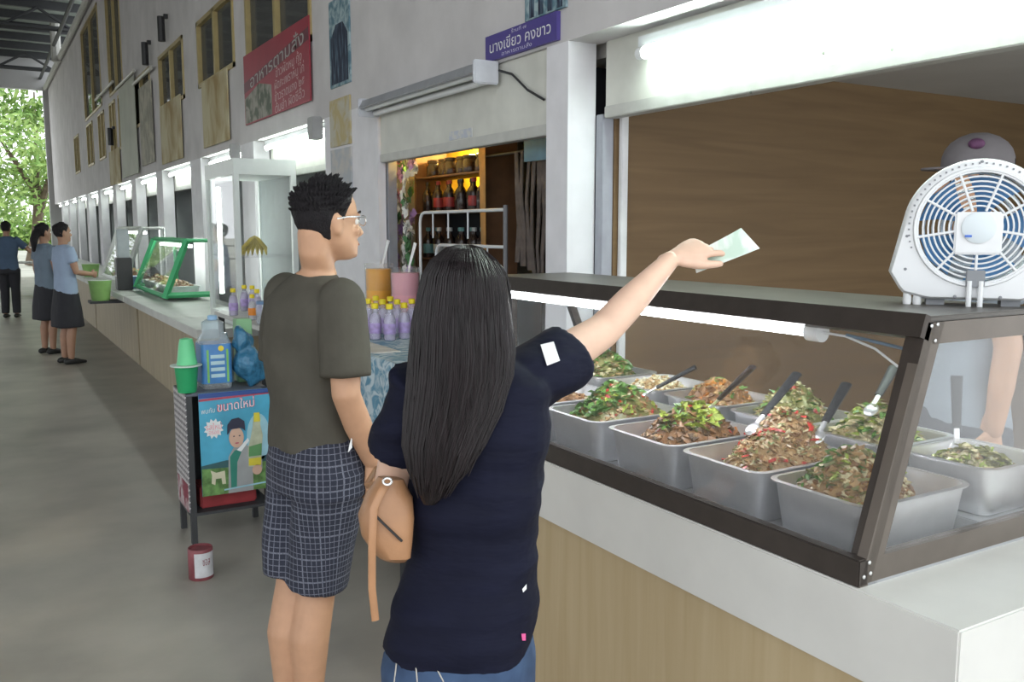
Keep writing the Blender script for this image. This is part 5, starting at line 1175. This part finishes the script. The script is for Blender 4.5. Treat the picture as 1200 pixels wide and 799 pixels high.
MB(base).tube([G(457,563,-.085), elL - wx*.040 - dx_*.020 + U_*.012, elL - wx*.040 + dx_*.030 + U_*.030, elL + dx_*.050 + U_*.046, elL + wx*.036 + dx_*.050 + U_*.012, elL + wx*.030 + dx_*.015 - U_*.042, G(466,592,-.055)], [(.002,.006)]*7, 8, flat=-Vector(_n)).build('handle', bagm, hb)
MB(base).tube([G(454+5*math.cos(R(a)), 564+4*math.sin(R(a)), -.120) for a in range(0,360,30)], .0022, 6, closed=True).build('buckle', sv, hb)

# ---- other people
def figure(label, loc, height, hd, shirt, lower, kind, skin=SK3, armR=None, armL=None, hairlong=False, cap=None, hairmat=None, sleeve=.55):
    b = Vector(loc); k = height/1.65; t = thing('person', label, 'person', b); w = rot_h(hd) @ Vector((1,0,0)); f = rot_h(hd) @ Vector((0,1,0)); Z = lambda z: Vector((0,0,z*k))
    S_ = [(b+Z(1.40),.055*k,.05*k),(b+Z(1.375),.12*k,.07*k),(b+Z(1.33),.165*k,.088*k),(b+Z(1.20),.165*k,.105*k),(b+Z(1.05),.145*k,.10*k),(b+Z(.93),.155*k,.108*k),(b+Z(.82),.165*k,.115*k)]
    m = MB(b); tors(m, S_, w, f, k=.9, kd=.9); chin = b + Z(1.43) ; h = .22*k
    m.tube([b+Z(1.34), b+Z(1.44), chin + f*-.01 + Z(.10)], [.06*k,.05*k,.055*k], 12); add_head(m, chin, hd, h)
    ar = {1: armR or [(.20,0,1.08),(.21,.06,.84)], -1: armL or [(.20,0,1.08),(.21,.06,.84)]}; J = {}
    for sg in (1, -1):
        s_ = b + w*(.155*sg*k) + Z(1.33); P_ = [b + w*(x*sg*k) + f*(y*k) + Z(z) for x, y, z in ar[sg]]; J[sg] = (s_, *P_)
        m.tube([s_, s_*.5+P_[0]*.5, P_[0], P_[0]*.55+P_[1]*.45, P_[1]], [.048*k,.044*k,.037*k,.035*k,.025*k], 12, dome=True)
        hp = b + w*(.085*sg*k) + Z(.84); kn = b + w*(.085*sg*k) + f*(.02*k) + Z(.46); an = b + w*(.085*sg*k) - f*(.02*k) + Z(.07)
        m.tube([hp, hp*.5+kn*.5, kn, kn*.65+an*.35 - f*.015, an], [.085*k,.072*k,.052*k,.054*k,.036*k], 12, dome=True); J[('l', sg)] = (hp, kn, an)
    bo_ = organic(m, 'body', skin, t, .010, 4)
    for sg in (1, -1): q = MB(b); add_hand(q, J[sg][2], J[sg][2]-J[sg][1], -w*sg, side=1 if sg > 0 else -1, s=k*.95); merge_into(bo_, q, .0045, 2)
    add_face(chin, hd, h, t, b)
    q = MB(b); tors(q, S_, w, f)
    for sg in (1, -1): s_, e_ = J[sg][:2]; d_ = e_-s_; q.tube([s_-d_*.15, s_+d_*.3, s_+d_*sleeve], [.055*k,.064*k,.064*k], 12)
    organic(q, 'shirt', shirt, t, .011, 4, fold=(.008,(7,7,5)))
    q = MB(b)
    if kind == 'skirt': tors(q, [(b+Z(.90),.150*k,.108*k),(b+Z(.80),.172*k,.125*k),(b+Z(.60),.19*k,.15*k),(b+Z(.44),.20*k,.16*k)], w, f)
    else:
        tors(q, [(b+Z(.90),.150*k,.106*k),(b+Z(.80),.17*k,.122*k),(b+Z(.76),.168*k,.118*k)], w, f)
        for sg in (1, -1): hp, kn, an = J[('l', sg)]; q.tube([hp, hp*.5+kn*.5, kn, an + Z(.01)], [.098*k,.086*k,.072*k,.064*k], 12)
    organic(q, 'skirt' if kind == 'skirt' else 'trousers', lower, t, .011, 4, fold=(.008,(8,8,3)))
    for sg in (1, -1): q = MB(b); an = J[('l', sg)][2]; shoe(q, (an.x, an.y, b.z), f, k); q.build('shoe', M('shoe_black', (.02,.02,.02), .5), t)
    hh = short_hair(chin, hd, h, t, b, th=.06, nz=.03, mat=hairmat)
    if hairlong: q = MB(b); q.tube([chin - f*.09*k + Z(.10), chin - f*.13*k + Z(.02), chin - f*.14*k - Z(.12)], [(.05*k,.06*k),(.045*k,.05*k),(.02*k,.02*k)], 12, flat=f, dome=True); q.build('ponytail', hairm, t)
    return t, chin, h, w, f
blk = M('skirt_black', (.018,.018,.024), .8, var=.1); sky_ = M('blouse_pale_blue', (.30,.38,.52), .8, var=.06, scale=8); teal = M('shirt_grey_blue', (.15,.20,.26), .8, var=.08, scale=8); dkb = M('shirt_dark_blue', (.06,.10,.17), .8, var=.1, scale=8)
p = onZ(80, 426, 0); figure('girl in pale blue blouse and black skirt standing by the far counter', (p.x+.02, p.y, 0), 1.62, R(70), sky_, blk, 'skirt', armR=[(.19,.05,1.08),(.10,.26,1.05)])
p = onZ(62, 418, 0); figure('person in grey-blue shirt and black skirt partly hidden behind the girl', (p.x+.0, p.y+.35, 0), 1.62, R(60), teal, blk, 'skirt', hairlong=True)
p = onZ(14, 372, 0); figure('person in dark blue shirt and black trousers reaching out an arm near the open end', (p.x, p.y, 0), 1.68, R(15), dkb, blk, 'trousers', armR=[(.36,.10,1.12),(.60,.16,1.02)])
# vendor behind the fan
vb = onX(1145, 158, 2.64); vb.z = .06
v, chin, h, w, f = figure('vendor in grey shirt and pale cap standing behind the box fan', vb, (onX(1145, 158, 2.64).z - .06)/1.012, R(302), M('shirt_vendor', (.24,.27,.31), .8, var=.1), M('vendor_trousers', (.05,.05,.06), .8), 'trousers', skin=SK2, armL=[(.19,-.03,1.08),(.18,-.01,.84)], armR=[(.19,-.03,1.08),(.18,-.01,.84)])
cm = M('cap_grey', (.17,.155,.165), .8, var=.08, scale=20); q = MB(vb); rows = []
Rm = rot_h(R(302))
for t_, s_ in ((.62,.40),(.70,.405),(.80,.40),(.90,.37),(.99,.31),(1.06,.22),(1.11,.10)): rows.append([chin + Rm @ Vector((s_*.92*math.cos(2*math.pi*j/28)*h, (-.03+s_*1.12*math.sin(2*math.pi*j/28))*h, t_*h)) for j in range(28)])
q.rings(rows); co = q.build('cap', cm, v)
q = MB(vb); q.plate([chin + Rm @ Vector((x*h, y*h, .64*h)) for x, y in ((-.33,.25),(-.28,.5),(-.15,.64),(0,.68),(.15,.64),(.28,.5),(.33,.25),(0,.38))], (0,0,1), .006); q.build('brim', cm, co)
q = MB(vb); q.ball(chin + Vector((-.84*.34*h,-.54*.34*h,.95*h)), (.10*h,.05*h,.07*h), 12, rot_h(R(237))); q.build('purple_emblem', M('emblem_purple', (.10,.035,.09), .7, var=.3, scale=60), co)

# ------------------------------------------------------------------ outside the open end
rnd = random.Random(4); lf = pattern('tree_leaf', (.14,.27,.05), (.34,.48,.14), 'marble', f=2.0, dist=.5, rough=.6); bk = M('bark', (.12,.09,.06), .9, var=.3, scale=6)
def tree(label, loc, th, h, r, n, seed, lean=0.):
    rnd = random.Random(seed); b = Vector(loc); t = thing('tree', label, 'tree', b, group=None); m = MB(b)
    top = b + Vector((lean,0,th)); m.tube([b, b*.5+top*.5+Vector((.1,0,0)), top], [r*.09,r*.065,r*.05], 9)
    for i in range(6):
        a = rnd.uniform(0,6.28); e = top + Vector((math.cos(a)*r*.7, math.sin(a)*r*.7, rnd.uniform(.3,.8)*h)); m.tube([top - Vector((0,0,rnd.uniform(0,.4)*th)), top*.45+e*.55+Vector((0,0,-.2)), e], [r*.04,r*.025,r*.01], 6)
    m.build('trunk', bk, t); m = MB(b)
    cl_ = [(top + Vector((rnd.gauss(0,.45)*r, rnd.gauss(0,.45)*r, h*rnd.uniform(-.1,1.0))), r*rnd.uniform(.22,.42)) for _ in range(26)]
    vs_ = []; fs = []
    for i in range(n):
        c, rr = rnd.choice(cl_); d = Vector((rnd.gauss(0,1), rnd.gauss(0,1), rnd.gauss(0,.7))); p = c + d.normalized()*rr*rnd.uniform(.5,1.05); s_ = rnd.uniform(.12,.24)
        u = Vector((rnd.gauss(0,1), rnd.gauss(0,1), rnd.gauss(0,1))).normalized(); w_ = u.orthogonal().normalized(); k_ = len(vs_)
        vs_ += [p - u*s_, p + w_*s_*.45, p + u*s_, p - w_*s_*.45]; fs.append((k_, k_+1, k_+2, k_+3))
    m.add(vs_, fs); q = m.build('foliage', lf, t, False); q['kind'] = 'stuff'; return t
tree('leafy green tree with a visible trunk outside the open end of the hall', (2.0, 46, -.1), 3.2, 6.0, 3.6, 4200, 3, .4)
tree('light green tree farther away outside, standing to the left of the trunked tree', (-3.5, 58, -.1), 3.0, 5.0, 4.2, 4500, 5)
tree('dense tree outside behind the trunked tree', (6.5, 62, -.1), 2.6, 5.0, 4.6, 4500, 8)
hg = MB((2,80,0)); vs_ = []; fs = []
for i in range(9000):
    p = Vector((rnd.uniform(-12,14), 80+rnd.uniform(-1,1), abs(rnd.gauss(0,.6))*2.0)); s_ = .3; u = Vector((rnd.gauss(0,1), rnd.gauss(0,1), rnd.gauss(0,1))).normalized(); w_ = u.orthogonal().normalized(); k_ = len(vs_)
    vs_ += [p-u*s_, p+w_*s_*.5, p+u*s_, p-w_*s_*.5]; fs.append((k_,k_+1,k_+2,k_+3))
hg.add(vs_, fs); ho_ = hg.build('hedge', lf, None, False); tag(ho_, 'long green hedge at the back of the yard outside', 'hedge'); ho_['kind'] = 'stuff'
# far table and a railing at the open end
ft = thing('far_table', 'pale table standing near the open end beyond the girls', 'table', (.72,25.0,0)); MB().box((-.55,-.4,.72), (.55,.4,.76), .005).build('table_top', M('table_pale', (.55,.55,.53), .5), ft)
for x in (-.5,.5):
    for y in (-.35,.35): MB().box((x-.025,y-.025,0), (x+.025,y+.025,.72)).build('leg', pmat, ft, False)
rl = thing('railing', 'low metal railing across the open end of the hall', 'railing', (-1,32.8,0))
for z in (.5,.95): MB().tube([(-6,0,z),(3,0,z)], .03, 6).build('rail_bar', M('rail_metal', (.48,.47,.42)), rl)
for i in range(10): MB().tube([(-6+i,0,0),(-6+i,0,.95)], .025, 6).build('rail_post', M('rail_metal', (.48,.47,.42)), rl)
